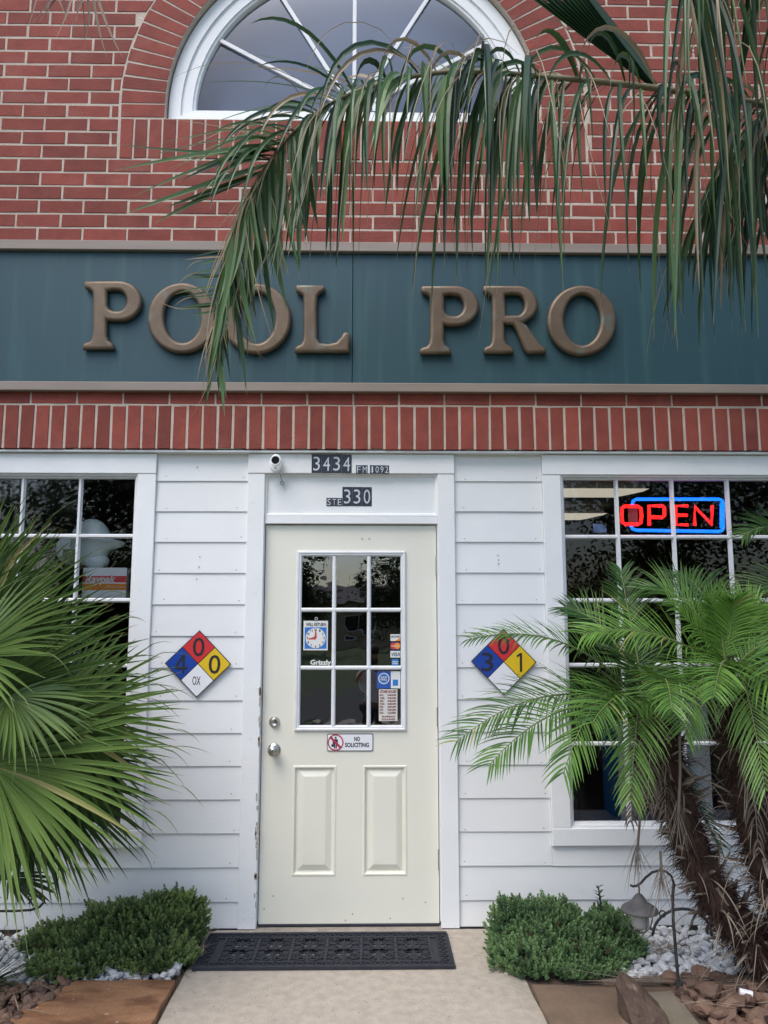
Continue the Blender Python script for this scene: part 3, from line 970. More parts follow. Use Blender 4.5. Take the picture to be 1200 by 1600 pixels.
# security camera
p = W(432, 725, -.02)
cm = thing('security_camera', (p.x, -.014, p.z), 'small white round-fronted security camera above the door', 'camera')
mb = MB()
prof = []
lps = []
for y, r in ((.0, .016), (-.008, .028), (-.022, .035), (-.036, .036), (-.046, .034), (-.050, .030)):
    lps.append([(p.x + r * math.cos(2 * PI * k_ / 28) * .98, -.014 + y, p.z + r * 1.42 * math.sin(2 * PI * k_ / 28) - .002) for k_ in range(28)])
mb.loops(lps, 0, True, True); mb.build('housing', 'white_plastic', cm, smooth=True)
mb = MB(); disc(mb, (p.x, p.z + .012), 0, .0235, -.014 - .0525, 28, th=.004); lens = mb.build('lens', 'lens_black', cm)
mb = MB(); disc(mb, (p.x, p.z + .012), .022, .027, -.014 - .055, 28, th=.006); mb.build('bezel', 'white_plastic', cm)
mb = MB(); disc(mb, (p.x, p.z - .030), 0, .007, -.014 - .0515, 14, th=.002); mb.build('sensor', 'plain_grey', cm)
a, b = W(436, 738, -.06), W(441, 754, .0)
mb = MB(); mb.tube([a, W(439, 745, -.02), b], .0025, 6); mb.build('cable', 'plain_grey', cm)
mb = MB(); disc(mb, (b.x, b.z - .004), .006, .012, -.006, 16, th=.008); mb.build('cable_grommet', 'plain_grey', cm)


# hazard diamonds
def diamond(cpx, cpy, nums, label, rusty):
    c = W(cpx, cpy, -.008); h = .1755
    y = -.010
    t = thing('hazard_sign', (c.x, y, c.z), label, 'hazard sign', group='hazard diamonds beside the door')
    mb = MB(); rot = math.radians(-.8)
    def P(u, v, yy): return (c.x + u * math.cos(rot) - v * math.sin(rot), yy, c.z + u * math.sin(rot) + v * math.cos(rot))
    dm = lambda u, v, r, yy: [P(u, v - r, yy), P(u + r, v, yy), P(u, v + r, yy), P(u - r, v, yy)]
    mb.loops([dm(0, 0, h, y + .004), dm(0, 0, h, y)], 0, True, True); mb.build('backing', 'black_ink', t)
    r = h / 2 - .0045
    d = h / 2
    for (u, v), m_ in (((0, d), 'sign_red'), ((-d, 0), 'sign_navy'), ((d, 0), 'sign_yellow'), ((0, -d), 'sign_white')):
        mb = MB(); mb.loops([dm(u * .985, v * .985, r, y), dm(u * .985, v * .985, r, y - .001)], 0, False, True)
        mb.build('quadrant', m_, t)
    for s, (u, v) in zip(nums, ((0, d), (-d, -.002), (d, -.002), (-.004, -d))):
        if not s: continue
        hw, hh = (.031, .049) if len(s) == 1 else (.021, .022)
        if s == '1': hw = .017
        mb = MB()
        bars = {'1': [((.004, -.049), (.004, .049), .0125), ((.000, .044), (-.018, .030), .010)],
                '4': [((.012, -.049), (.012, .049), .0125), ((-.034, -.022), (.034, -.022), .0125), ((.010, .046), (-.030, -.020), .0115)]}.get(s)
        if bars:
            for k_, ((a0, b0), (a1, b1), w_) in enumerate(bars):
                t_ = V((a1 - a0, 0, b1 - b0)).normalized(); n_ = V((-t_.z, 0, t_.x)) * w_ / 2; y_ = V((0, -.0002 * k_, 0))
                mb.add([V((a0, 0, b0)) - n_ + y_, V((a1, 0, b1)) - n_ + y_, V((a1, 0, b1)) + n_ + y_, V((a0, 0, b0)) + n_ + y_], [(0, 1, 2, 3)])
        else: text_into(mb, s, -hw, hw, -hh, hh, 0, bold=.004 if len(s) == 1 else 0)
        mb.v = [P(u + q[0], v + q[2], y - .0016 + q[1]) for q in mb.v]
        mb.build('numeral' if len(s) == 1 else 'lettering', 'black_ink', t)
    mb = MB()
    for u, v in ((0, h - .006), (0, .006 - h), (h - .006, 0), (.006 - h, 0)):
        q = P(u, v, 0); disc(mb, (q[0], q[2]), 0, .005, y - .003, 10, th=.003)
    mb.build('screw_head', 'steel_dark', t)
    if rusty:
        mb = MB(); w_ = .034
        mb.add([P(-w_, h - .005 - w_, y - .0022), P(w_, h - .005 - w_, y - .0022), P(0, h - .004, y - .0022), P(-w_ * .4, h - .012 - w_, y - .0022), P(w_ * .5, h - .010 - w_, y - .0022)], [(0, 3, 4, 1, 2)])
        mb.build('rust_stain', 'rust_patch', t)


diamond(309.5, 1037, ('0', '4', '0', 'OX'), 'four-colour hazard diamond with a 4 and OX, beside the fan palm', False)
diamond(787, 1034, ('0', '3', '1', ''), 'four-colour hazard diamond with a 3 and a rusty top corner behind palm leaves', True)

# no soliciting sign
x0, x1, z0, z1 = pxbox(511, 1146.5, 583, 1173.5, YD - .004)
Y = YD - .0005
ns_ = thing('no_soliciting_sign', ((x0 + x1) / 2, Y, z0), 'small black-edged plate reading NO SOLICITING below the door window', 'sign')
def rrect(x0, x1, z0, z1, r, n=6):
    out = []
    for cx_, cz_, a in ((x1 - r, z1 - r, 0), (x0 + r, z1 - r, 90), (x0 + r, z0 + r, 180), (x1 - r, z0 + r, 270)):
        out += [(cx_ + r * math.cos(math.radians(a + 90 * i / n)), cz_ + r * math.sin(math.radians(a + 90 * i / n))) for i in range(n + 1)]
    return out
def plate(name, m, parent, x0, x1, z0, z1, r, y, th):
    lp = rrect(x0, x1, z0, z1, r)
    mb = MB(); mb.loops([[(x, y + th, z) for x, z in lp], [(x, y, z) for x, z in lp]], 0, True, True); return mb.build(name, m, parent)
plate('backing', 'black_ink', ns_, x0, x1, z0, z1, .009, Y - .004, .004)
e = .0035
plate('face', 'sign_white', ns_, x0 + e, x1 - e, z0 + e, z1 - e, .007, Y - .005, .001)
cz_ = (z0 + z1) / 2; rr = (z1 - z0) / 2 - e * .7; cx_ = x0 + e + rr
mb = MB()
disc(mb, (cx_, cz_ + .024), 0, .0055, Y - .0056, 14)
bx = lambda a, b, c, d: mb.box(cx_ + a, cx_ + b, Y - .0056, Y - .005, cz_ + c, cz_ + d)
bx(-.009, .009, -.006, .017); bx(-.008, -.0015, -.031, -.006); bx(.0005, .007, -.031, -.006); bx(.009, .012, -.012, .014); bx(-.022, -.008, -.022, -.009); bx(-.016, -.009, -.008, .012)
mb.build('figure_symbol', 'black_ink', ns_)
mb = MB(); disc(mb, (cx_, cz_), rr - .0065, rr, Y - .0064, 40, th=.0014)
q = rr - .003; s_ = .0042
k7 = .7071
mb.hexa([(cx_ - q * k7 - s_, Y - .0064, cz_ + q * k7 - s_), (cx_ + q * k7 - s_, Y - .0064, cz_ - q * k7 - s_), (cx_ + q * k7 - s_, Y - .005, cz_ - q * k7 - s_), (cx_ - q * k7 - s_, Y - .005, cz_ + q * k7 - s_),
         (cx_ - q * k7 + s_, Y - .0064, cz_ + q * k7 + s_), (cx_ + q * k7 + s_, Y - .0064, cz_ - q * k7 + s_), (cx_ + q * k7 + s_, Y - .005, cz_ - q * k7 + s_), (cx_ - q * k7 + s_, Y - .005, cz_ + q * k7 + s_)])
mb.build('prohibition_ring', 'prohibit_red', ns_)
mb = MB()
wd = x1 - x0
text_into(mb, 'NO', x0 + wd * .59, x0 + wd * .715, cz_ + .006, cz_ + .029, Y - .0054, bold=.03)
text_into(mb, 'SOLICITING', x0 + wd * .39, x0 + wd * .91, cz_ - .024, cz_ - .001, Y - .0054, bold=.03)
mb.build('lettering', 'black_ink', ns_)

# hanging "will return" clock card
YS2 = YG - .004
x0, x1, z0, z1 = pxbox(474.5, 970, 512, 1016, YS2)
ck = thing('clock_card', ((x0 + x1) / 2, YS2, z0), 'blue and white WILL RETURN clock card hung in the door window', 'sign')
card('card', ck, x0, x1, z0, z1, YS2, 'paper_white')
wd, ht = x1 - x0, z1 - z0
card('blue_field', ck, x0 + wd * .05, x1 - wd * .05, z0 + ht * .05, z0 + ht * .78, YS2 - .0012, 'clock_blue', .0005)
cc = ((x0 + x1) / 2, z0 + ht * .415)
mb = MB(); disc(mb, cc, 0, wd * .41, YS2 - .0022, 40, th=.0005); mb.build('dial', 'paper_white', ck)
mb = MB()
for h_ in range(1, 13):
    a = PI / 2 - h_ * PI / 6; rr = wd * .345; s = str(h_)
    ux, uz = cc[0] + rr * math.cos(a), cc[1] + rr * math.sin(a)
    hw = wd * (.028 if len(s) == 1 else .045); text_into(mb, s, ux - hw, ux + hw, uz - wd * .045, uz + wd * .045, YS2 - .0026, bold=.02)
text_into(mb, 'WILL RETURN', x0 + wd * .10, x1 - wd * .08, z0 + ht * .82, z0 + ht * .93, YS2 - .0018, bold=.02)
mb.build('lettering', 'black_ink', ck)
for a, ln, w_ in ((PI / 2, .34, .05), (PI * 1.04, .30, .06)):
    d_ = V((math.cos(a), 0, math.sin(a))); n_ = V((-d_.z, 0, d_.x)); c_ = V((cc[0], YS2 - .0030, cc[1]))
    mb = MB(); mb.add([c_ - n_ * wd * w_, c_ + n_ * wd * w_, c_ + d_ * wd * ln + n_ * wd * .02, c_ + d_ * wd * ln - n_ * wd * .02], [(0, 1, 2, 3)])
    mb.build('clock_hand', 'hand_red', ck)
mb = MB(); disc(mb, ((x0 + x1) / 2 + .002, z1 + .012), .004, .009, YS2 - .004, 18, th=.004); mb.box((x0 + x1) / 2, (x0 + x1) / 2 + .003, YS2 - .003, YS2 - .001, z1 - .004, z1 + .006)
mb.build('suction_hook', 'plain_grey', ck)

# decals
def decal(a, b, c, d, m, label, cat='sticker', name='sticker', group=None):
    x0, x1, z0, z1 = pxbox(a, b, c, d, YS2)
    t = thing(name, ((x0 + x1) / 2, YS2, z0), label, cat, group)
    card('backing', t, x0, x1, z0, z1, YS2, m, .0006)
    return t, x0, x1, z0, z1


CG = 'payment card stickers on the door glass'
t, x0, x1, z0, z1 = decal(610, 991, 625.5, 1001.5, 'paper_white', 'white card sticker with an orange corner, topmost of the column on the door glass', group=CG)
mb = MB(); mb.add([(x0 + (x1 - x0) * .45, YS2 - .0012, z0), (x1, YS2 - .0012, z0), (x1, YS2 - .0012, z0 + (z1 - z0) * .5)], [(0, 1, 2)]); mb.build('corner', 'decal_orange', t)
mb = MB(); text_into(mb, 'DISCOVER', x0 + .003, x1 - .003, z0 + (z1 - z0) * .52, z0 + (z1 - z0) * .8, YS2 - .0012, bold=.015); mb.build('lettering', 'black_ink', t)
t, x0, x1, z0, z1 = decal(610, 1003, 625.5, 1015.5, 'decal_navy', 'dark card sticker with overlapping red and orange circles on the door glass', group=CG)
for k_, m_ in ((-.19, 'decal_ring_red'), (.19, 'decal_orange')):
    mb = MB(); disc(mb, ((x0 + x1) / 2 + (x1 - x0) * k_, (z0 + z1) / 2), 0, (z1 - z0) * .40, YS2 - .0012 - (k_ > 0) * .0004, 24, th=.0004); mb.build('circle', m_, t)
mb = MB(); text_into(mb, 'MasterCard', x0 + .006, x1 - .006, (z0 + z1) / 2 - .004, (z0 + z1) / 2 + .004, YS2 - .0022, bold=.01); mb.build('lettering', 'paper_white', t)
t, x0, x1, z0, z1 = decal(610, 1017, 625.5, 1027.5, 'paper_white', 'plain white card sticker with dark italic letters VISA', group=CG)
mb = MB(); text_into(mb, 'VISA', x0 + .006, x1 - .002, z0 + .008, z1 - .008, YS2 - .0012, bold=.012, shear=.25); mb.build('lettering', 'decal_navy', t)
t, x0, x1, z0, z1 = decal(612, 1030, 622.5, 1040.5, 'decal_blue', 'small square blue card sticker at the foot of the column', group=CG)
mb = MB(); text_into(mb, 'AMERICAN', x0 + .002, x1 - .002, (z0 + z1) / 2 + .001, (z0 + z1) / 2 + .008, YS2 - .0012, bold=.03); text_into(mb, 'EXPRESS', x0 + .004, x1 - .002, (z0 + z1) / 2 - .009, (z0 + z1) / 2 - .002, YS2 - .0012, bold=.03)
mb.build('lettering', 'paper_white', t)
t, x0, x1, z0, z1 = decal(589, 1049, 625.5, 1075.5, 'paper_white', 'wide blue and white shop decal with a round emblem below the middle bar')
xm = x0 + (x1 - x0) * .595
card('blue_field', t, x0, xm, z0, z1, YS2 - .0006, 'decal_royal', .0005)
c_ = ((x0 + xm) / 2, z0 + (z1 - z0) * .58); rr = (xm - x0) * .40
mb = MB(); disc(mb, c_, rr * .84, rr, YS2 - .0016, 32, th=.0005); mb.build('ring', 'paper_white', t)
mb = MB(); disc(mb, c_, 0, rr * .80, YS2 - .0014, 32, th=.0003); mb.build('disc', 'decal_blue', t)
card('band', t, c_[0] - rr * .7, c_[0] + rr * .7, c_[1] - rr * .42, c_[1] + rr * .42, YS2 - .0016, 'decal_royal', .0003)
mb = MB(); text_into(mb, 'SHOP', c_[0] - rr * .6, c_[0] + rr * .6, c_[1] + rr * .03, c_[1] + rr * .36, YS2 - .0022, bold=.03); text_into(mb, 'SMALL', c_[0] - rr * .6, c_[0] + rr * .6, c_[1] - rr * .36, c_[1] - rr * .03, YS2 - .0022, bold=.03)
mb.build('lettering', 'paper_white', t)
card('small_square', t, xm + .010, x1 - .012, z0 + .014, z0 + .046, YS2 - .0006, 'decal_blue', .0005)
t, x0, x1, z0, z1 = decal(592, 1077, 621, 1126.5, 'paper_hours', 'tall pale STORE HOURS notice in the lowest door pane', 'notice', 'hours_notice')
mb = MB(); wd, ht = x1 - x0, z1 - z0
text_into(mb, 'STORE HOURS', x0 + wd * .06, x1 - wd * .06, z1 - ht * .115, z1 - ht * .03, YS2 - .0012, bold=.03)
for i, (d_, h_) in enumerate((('MON.', '9AM-6PM'), ('TUES.', '9AM-6PM'), ('WED.', '9AM-6PM'), ('THUR.', '9AM-6PM'), ('FRI.', '9AM-6PM'), ('SAT.', '9AM-3PM'), ('SUN.', 'CLOSED'))):
    zt_ = z1 - ht * (.155 + i * .093)
    text_into(mb, d_, x0 + wd * .04, x0 + wd * (.04 + .055 * len(d_)), zt_ - ht * .055, zt_, YS2 - .0012, bold=.03)
    text_into(mb, h_, x0 + wd * .46, x0 + wd * .92, zt_ - ht * .055, zt_, YS2 - .0012, bold=.03)
text_into(mb, 'WE APPRECIATE', x0 + wd * .14, x1 - wd * .14, z0 + ht * .115, z0 + ht * .165, YS2 - .0012, bold=.02)
text_into(mb, 'YOUR BUSINESS!', x0 + wd * .12, x1 - wd * .12, z0 + ht * .03, z0 + ht * .08, YS2 - .0012, bold=.02)
mb.build('lettering', 'maroon_ink', t)
x0, x1, z0, z1 = pxbox(485, 1031, 517.5, 1041, YS2)
mb = MB(); text_into(mb, 'Grizzly', x0, x1, z0, z1, YS2 - .001, bold=.035)
o = mb.build('lettering_decal', 'paper_white', origin=((x0 + x1) / 2, YS2, z0)); tag(o, 'white bold Grizzly lettering stuck on the door glass', 'sticker')

# ================================================================== things inside the windows
# OPEN sign
YO = .085
op = thing('open_sign', (W(1050, 830, YO).x, YO, W(1050, 832, YO).z), 'lit red OPEN lettering in a blue border in the shop window', 'sign')
def stroke(pts, wpx, name, m, closed=False, Y=YO, th=.014):
    """Flat luminous strip along pixel points."""
    P = [W(x, y, Y) for x, y in pts]
    mb = MB(); mb.tube(P + ([P[0], P[1]] if closed else []), wpx / 2 / 295., 8)
    return mb.build(name, m, op, smooth=True)
stroke([(988, 788), (989, 783), (994, 780), (1123, 780), (1128, 782), (1130, 787), (1130, 824), (1128, 829), (1122, 830.5), (994, 828.5), (988, 826), (985.5, 821)], 5.5, 'blue_tube', 'tube_blue')
stroke([(1127.5, 786), (1127.5, 825)], 6.5, 'blue_tube', 'tube_blue')
stroke([(976, 791), (996, 791), (1001, 794), (1002.5, 806), (1001, 817), (996, 819.5), (977, 819), (972.5, 816), (971.5, 805), (972, 794), (976, 791)], 6, 'red_letter', 'tube_red', Y=YO - .012)
stroke([(1014.5, 821), (1014, 790.5), (1035, 790.5), (1038, 793), (1038, 806), (1034, 808.5), (1015, 808)], 6, 'red_letter', 'tube_red', Y=YO - .012)
mb = MB()
for a in ([(1075, 790.5), (1056, 790.5), (1056, 820), (1075, 820)], [(1056, 805), (1074, 805)]):
    mb.tube([W(x, y, YO - .012) for x, y in a], 2.6 / 295., 8)
mb.build('red_letter', 'tube_red', op, smooth=True)
stroke([(1085.5, 821), (1085.5, 791.5), (1112, 819.5), (1113, 790)], 6, 'red_letter', 'tube_red', Y=YO - .012)
# blue card and pale cards
x0, x1, z0, z1 = pxbox(926, 818, 948, 832, .06)
mb = MB(); mb.add([(x0, .060, z1), (x0 + .005, .060, z0), (x1, .060, z0), (x1 + .001, .060, z0 + .02), (x1 - .02, .060, z1 - .004)], [(0, 1, 2, 3, 4)])
tag(mb.build('paper_card', 'card_blue', origin=((x0 + x1) / 2, .06, z0)), 'small pale blue paper stuck low on the top corner pane', 'paper')
x0, x1, z0, z1 = pxbox(981, 793, 997, 817, .12)
mb = MB(); mb.box(x0, x1, .12, .123, z0, z1)
tag(mb.build('switch_box', 'stem_tan', origin=((x0 + x1) / 2, .12, z0)), 'small cream rectangle showing through the first letter of the lit sign', 'box')
# ceiling lights
for px0, px1, py, Yd in ((880, 1010, 770, 3.3), (875, 946, 807, 5.2)):
    a, b = W(px0 - 60, py, Yd), W(px1, py, Yd)
    z = Z1 - .08
    t = thing('ceiling_light', ((a.x + b.x) / 2, Yd, a.z), 'pale fluorescent ceiling light, ' + ('upper of the two seen through the window' if Yd < 4 else 'lower of the two seen through the window'), 'ceiling light', group='ceiling lights inside the shop')
    mb = MB(); mb.hexa([(a.x, Yd - .05, a.z - .035), (b.x - .28, Yd - .05, a.z - .035), (b.x - .28, Yd + .09, a.z - .03), (a.x, Yd + .09, a.z - .03), (a.x, Yd - .09, a.z + .03), (b.x, Yd - .09, a.z + .03), (b.x, Yd + .09, a.z + .03), (a.x, Yd + .09, a.z + .03)]); mb.build('diffuser', 'lamp_diffuser', t)
    mb = MB(); mb.box(a.x + .02, b.x - .02, Yd - .03, Yd + .03, a.z + .03, Z1); mb.build('housing', 'interior_ceiling', t)
# display inside the lower corner of the window
n0, f0 = W(966, 1230, .16).x, W(943, 1230, .42).x
t = thing('display_stand', (n0, .3, .49), 'blue and white display boards standing on the inner window ledge', 'display')
mb = MB(); mb.hexa([(f0, .42, .49), (n0, .16, .49), (n0 + .006, .165, .49), (f0 + .008, .43, .49), (f0, .42, 1.0), (n0, .16, 1.0), (n0 + .006, .165, 1.0), (f0 + .008, .43, 1.0)]); mb.build('blue_board', 'display_blue', t)
x0, x1 = W(968, 1230, .15).x, W(992, 1230, .15).x
mb = MB(); mb.box(x0, x1, .15, .17, .49, 1.0); mb.build('white_board', 'display_white', t)
x0, x1 = W(1050, 1230, .17).x, W(1112, 1230, .17).x
mb = MB(); mb.box(x0, x1, .17, .19, .49, 1.20); mb.build('white_board', 'display_white', t)
# box sign in the left window
YB = .09
x0, x1, z0, z1 = pxbox(130, 887, 196.5, 935, YB)
t = thing('box_sign', ((x0 + x1) / 2, YB, z0), 'white card with red and orange bands standing in the window behind the fan palm', 'sign')
lp_ = rrect(x0, x1, z0, z1, .008)
mb = MB(); mb.loops([[(x, YB + .05, z) for x, z in lp_], [(x, YB, z) for x, z in lp_]], 0, True, True); mb.build('board', 'box_white', t)
wd, ht = x1 - x0, z1 - z0
card('red_band', t, x0, x1, z0 + ht * .52, z0 + ht * .73, YB, 'box_red', .0008)
card('orange_band', t, x0, x1, z0 + ht * .27, z0 + ht * .48, YB, 'box_orange', .0008)
mb = MB(); text_into(mb, 'Raypak', x0 + wd * .06, x0 + wd * .76, z0 + ht * .42, z0 + ht * .76, YB - .0014, bold=.03, shear=.25); text_into(mb, 'A Rheem Company', x0 + wd * .55, x1 - wd * .03, z0 + ht * .34, z0 + ht * .40, YB - .0014)
mb.build('lettering', 'paper_white', t)
# pale float
YF = .16
p0 = W(148, 850, YF)
t = thing('pool_float', (W(150, 885, YF).x, YF, W(150, 885, YF).z), 'pale translucent beaked plastic float standing above the box sign', 'float')
def blob(mb, c, r, n1=14, n2=20, f=None):
    lps = []
    for i in range(n1 + 1):
        th = PI * i / n1; lp = []
        for k_ in range(n2):
            ph = 2 * PI * k_ / n2
            q = V((math.sin(th) * math.cos(ph) * r[0], math.sin(th) * math.sin(ph) * r[1], math.cos(th) * r[2]))
            if f: q = f(q)
            lp.append(V(c) + q)
        lps.append(lp)
    mb.loops(lps)
def beak(q):
    if q.x > .04: q = V((q.x + (q.x - .04) * 1.3 * math.exp(-((q.z + .01) / .022) ** 2), q.y, q.z))
    return q
mb = MB(); blob(mb, W(142, 848, YF), (.115, .06, .135), 20, 30, beak); mb.build('float_head', 'float_pale', t, smooth=True)
mb = MB(); blob(mb, W(150, 877, YF), (.075, .05, .045)); mb.build('float_body', 'float_pale', t, smooth=True)
mb = MB(); blob(mb, W(112, 858, YF + .03), (.09, .04, .09)); mb.build('float_wing', 'float_pale', t, smooth=True)
x0, x1, z0, z1 = pxbox(98, 858, 116, 878, .1)
mb = MB(); mb.box(x0, x1, .1, .12, z0, z1); tag(mb.build('green_packet', 'petiole', origin=((x0 + x1) / 2, .1, z0)), 'small green packet in the window behind the fan palm tips', 'packet')
# wire rack low in the left window
a, b = W(0, 1180, .2), W(78, 1090, .2)
t = thing('reflection_bars', (a.x, .2, a.z), 'grey wire display rack low in the window behind the fan palm', 'reflection bars')
for k_ in range(14):
    x = a.x - .25 + (b.x - a.x + .25) * k_ / 13
    mb = MB(); mb.box(x, x + .008, .2, .208, a.z, b.z); mb.build('wire', 'plain_grey', t)
for z in (a.z, (a.z + b.z) / 2, b.z):
    mb = MB(); mb.box(a.x - .27, b.x + .02, .209, .217, z, z + .012); mb.build('rail', 'plain_grey', t)

# ================================================================== door mat
MX0, MX1, MY0, MY1 = -.805, .385, -.485, -.078
mt = thing('door_mat', ((MX0 + MX1) / 2, (MY0 + MY1) / 2, .003), 'black rubber door mat with an openwork scroll pattern on the concrete', 'mat')
def flat_tube(mb, pts, w, z0, z1, closed=False):
    """Flat bar of width w along points in plan."""
    n = len(pts); L1, L2 = [], []
    for i, p in enumerate(pts):
        a = pts[(i - 1) % n] if closed or i > 0 else p
        b = pts[(i + 1) % n] if closed or i < n - 1 else p
        d = V((b[0] - a[0], b[1] - a[1], 0)).normalized(); s_ = V((-d.y, d.x, 0)) * (w / 2)
        q = V((p[0], p[1], 0)); L1.append(q - s_); L2.append(q + s_)
    N = n if closed else n - 1
    for i in range(N):
        j = (i + 1) % n
        a, b, c, d = L1[i], L1[j], L2[j], L2[i]
        up = V((0, 0, z1)); dn = V((0, 0, z0))
        mb.quad(a + up, b + up, c + up, d + up); mb.quad(a + dn, b + dn, b + up, a + up); mb.quad(c + dn, d + dn, d + up, c + up)
circ = lambda x, y, r, a0=0, a1=360, n=16: [(x + r * math.cos(math.radians(a0 + (a1 - a0) * i / n)), y + r * math.sin(math.radians(a0 + (a1 - a0) * i / n))) for i in range(n if a1 - a0 == 360 else n + 1)]
cw = (MX1 - MX0 - .20) / 6
ycm = (MY0 + MY1) / 2 + .01
hole = []
for c in range(6):
    cx_ = MX0 + .10 + cw * (c + .5)
    if c < 5:
        hx = cx_ + cw * .5
    for sx in (-1, 1):
        for sy in (-1, 1): hole.append((cx_ + sx * .022 - .008, cx_ + sx * .022 + .008, ycm + sy * .050 - .010, ycm + sy * .050 + .010))
mb = MB()
xs = sorted({MX0, MX1, *[h[0] for h in hole], *[h[1] for h in hole]}); ys = sorted({MY0, MY1, *[h[2] for h in hole], *[h[3] for h in hole]})
for i in range(len(xs) - 1):
    for j in range(len(ys) - 1):
        cx_, cy_ = (xs[i] + xs[i + 1]) / 2, (ys[j] + ys[j + 1]) / 2
        if any(h[0] < cx_ < h[1] and h[2] < cy_ < h[3] for h in hole): continue
        mb.quad((xs[i], ys[j], .0075), (xs[i + 1], ys[j], .0075), (xs[i + 1], ys[j + 1], .0075), (xs[i], ys[j + 1], .0075))
mb.build('web', 'rubber', mt)
mb = MB()
bw = .016
flat_tube(mb, [(MX0 + bw / 2, MY0 + bw / 2), (MX1 - bw / 2, MY0 + bw / 2), (MX1 - bw / 2, MY1 - bw / 2), (MX0 + bw / 2, MY1 - bw / 2)], bw * 1.2, .002, .016, True)
mb.build('border', 'rubber', mt)
mb = MB()
i_ = .062
flat_tube(mb, [(MX0 + i_, MY0 + i_), (MX1 - i_, MY0 + i_), (MX1 - i_, MY1 - i_), (MX0 + i_, MY1 - i_)], .010, .007, .0145, True)
nn = 26
for k_ in range(nn):
    x = MX0 + .04 + (MX1 - MX0 - .08) * k_ / (nn - 1)
    for y in (MY0 + .040, MY1 - .040): flat_tube(mb, circ(x, y, .015, n=12), .006, .007, .0135, True)
for k_ in range(1, 7):
    y = MY0 + .04 + (MY1 - MY0 - .08) * k_ / 7
    for x in (MX0 + .040, MX1 - .040): flat_tube(mb, circ(x, y, .015, n=12), .006, .007, .0135, True)
for c in range(6):
    xa = MX0 + .10 + cw * c; cx_ = xa + cw / 2
    for x in ([xa] if c else [xa]) + ([xa + cw] if c == 5 else []): flat_tube(mb, [(x, MY0 + i_), (x, MY1 - i_)], .010, .007, .014)
    for sx in (-1, 1):
        for sy in (-1, 1):
            flat_tube(mb, circ(cx_ + sx * .055, ycm + sy * .088, .026), .008, .007, .0138, True)
            flat_tube(mb, circ(cx_ + sx * .055, ycm + sy * .088, .012, n=10), .006, .007, .0132, True)
            flat_tube(mb, circ(cx_ + sx * .056, ycm + sy * .030, .024), .008, .007, .0138, True)
            flat_tube(mb, circ(cx_, ycm + sy * .062, .044, 20, 160), .008, .007, .014)
            flat_tube(mb, circ(cx_ + sx * .03, ycm + sy * .115, .018, n=10), .006, .007, .0132, True)
    flat_tube(mb, circ(cx_, ycm, .014, n=10), .008, .007, .014, True)
    flat_tube(mb, [(cx_, MY0 + i_), (cx_, MY1 - i_)], .006, .007, .0128)
    flat_tube(mb, [(xa, ycm), (xa + cw, ycm)], .006, .007, .0126)
mb.build('scroll_pattern', 'rubber', mt, kind='stuff')


# ================================================================== beds: gravel, river rock, flagstones, rock
def stone_mesh(seed, sub=1, flat=.65, ang=.0):
    bm = bmesh.new(); bmesh.ops.create_icosphere(bm, subdivisions=sub, radius=1)
    for v in bm.verts:
        n_ = noise.noise(v.co * 1.1 + V((seed * 7.3, 0, 0))) * .45 + noise.noise(v.co * 2.7 + V((0, seed * 3.1, 0))) * .22
        v.co *= 1 + n_
        v.co.z *= flat
        v.co.x *= 1.25
    vs = [v.co.copy() for v in bm.verts]; fs = [tuple(v.index for v in f.verts) for f in bm.faces]
    bm.free(); return vs, fs


def bed(name, inside, box_, n, size, m, pname, label, cat, seed, smooth, nparts, z0=-.012, under=None):
    rr = random.Random(seed)
    t = thing(name, ((box_[0] + box_[1]) / 2, (box_[2] + box_[3]) / 2, z0), label, cat, kind='structure')
    vari = [stone_mesh(seed + k_, 2 if pname == 'cobble' else 1, .6 + .06 * k_) for k_ in range(6)]
    meshes = {}
    pts = []
    tries = 0
    grid = {}
    while len(pts) < n and tries < n * 40:
        tries += 1
        x, y = rr.uniform(box_[0], box_[1]), rr.uniform(box_[2], box_[3])
        if not inside(x, y): continue
        s = size * rr.choice((.55, .7, .85, 1, 1, 1.2, 1.45)) * rr.uniform(.9, 1.1)
        lay = len(pts) / n
        key = (int(x / .05), int(y / .05))
        near = [q for dx in (-1, 0, 1) for dy in (-1, 0, 1) for q in grid.get((key[0] + dx, key[1] + dy), ())]
        hit = sum(1 for q in near if (q[0] - x) ** 2 + (q[1] - y) ** 2 < ((q[2] + s) * .8) ** 2)
        if hit > (0 if lay < .5 else 2): continue
        z = z0 + s * .45 + hit * size * .40
        pts.append((x, y, s, z)); grid.setdefault(key, []).append((x, y, s))
    pts.sort(key=lambda q: -q[2] - .4 * q[3])
    rest_ = MB()
    for i, (x, y, s, z) in enumerate(pts):
        e = Matrix.Rotation(rr.uniform(0, 6.28), 3, 'Z') @ Matrix.Rotation(rr.uniform(-.5, .5), 3, 'X') @ Matrix.Rotation(rr.uniform(-.5, .5), 3, 'Y')
        k_ = rr.randrange(6)
        if i < nparts:
            if k_ not in meshes:
                mb = MB(); mb.add(*vari[k_]); o = mb.build(pname, m, t, smooth=smooth, origin=(0, 0, 0)); meshes[k_] = o.data
            else:
                o = bpy.data.objects.new(pname, meshes[k_]); o.parent = t; col.objects.link(o)
            o.location = V((x, y, z)) - t.location
            o.rotation_euler = e.to_euler(); o.scale = (s, s, s)
        else:
            rest_.add([e @ v * s + V((x, y, z)) for v in vari[k_][0]], vari[k_][1])
    if rest_.v: rest_.build('small_' + pname, m, t, smooth=smooth, kind='stuff')
    return t


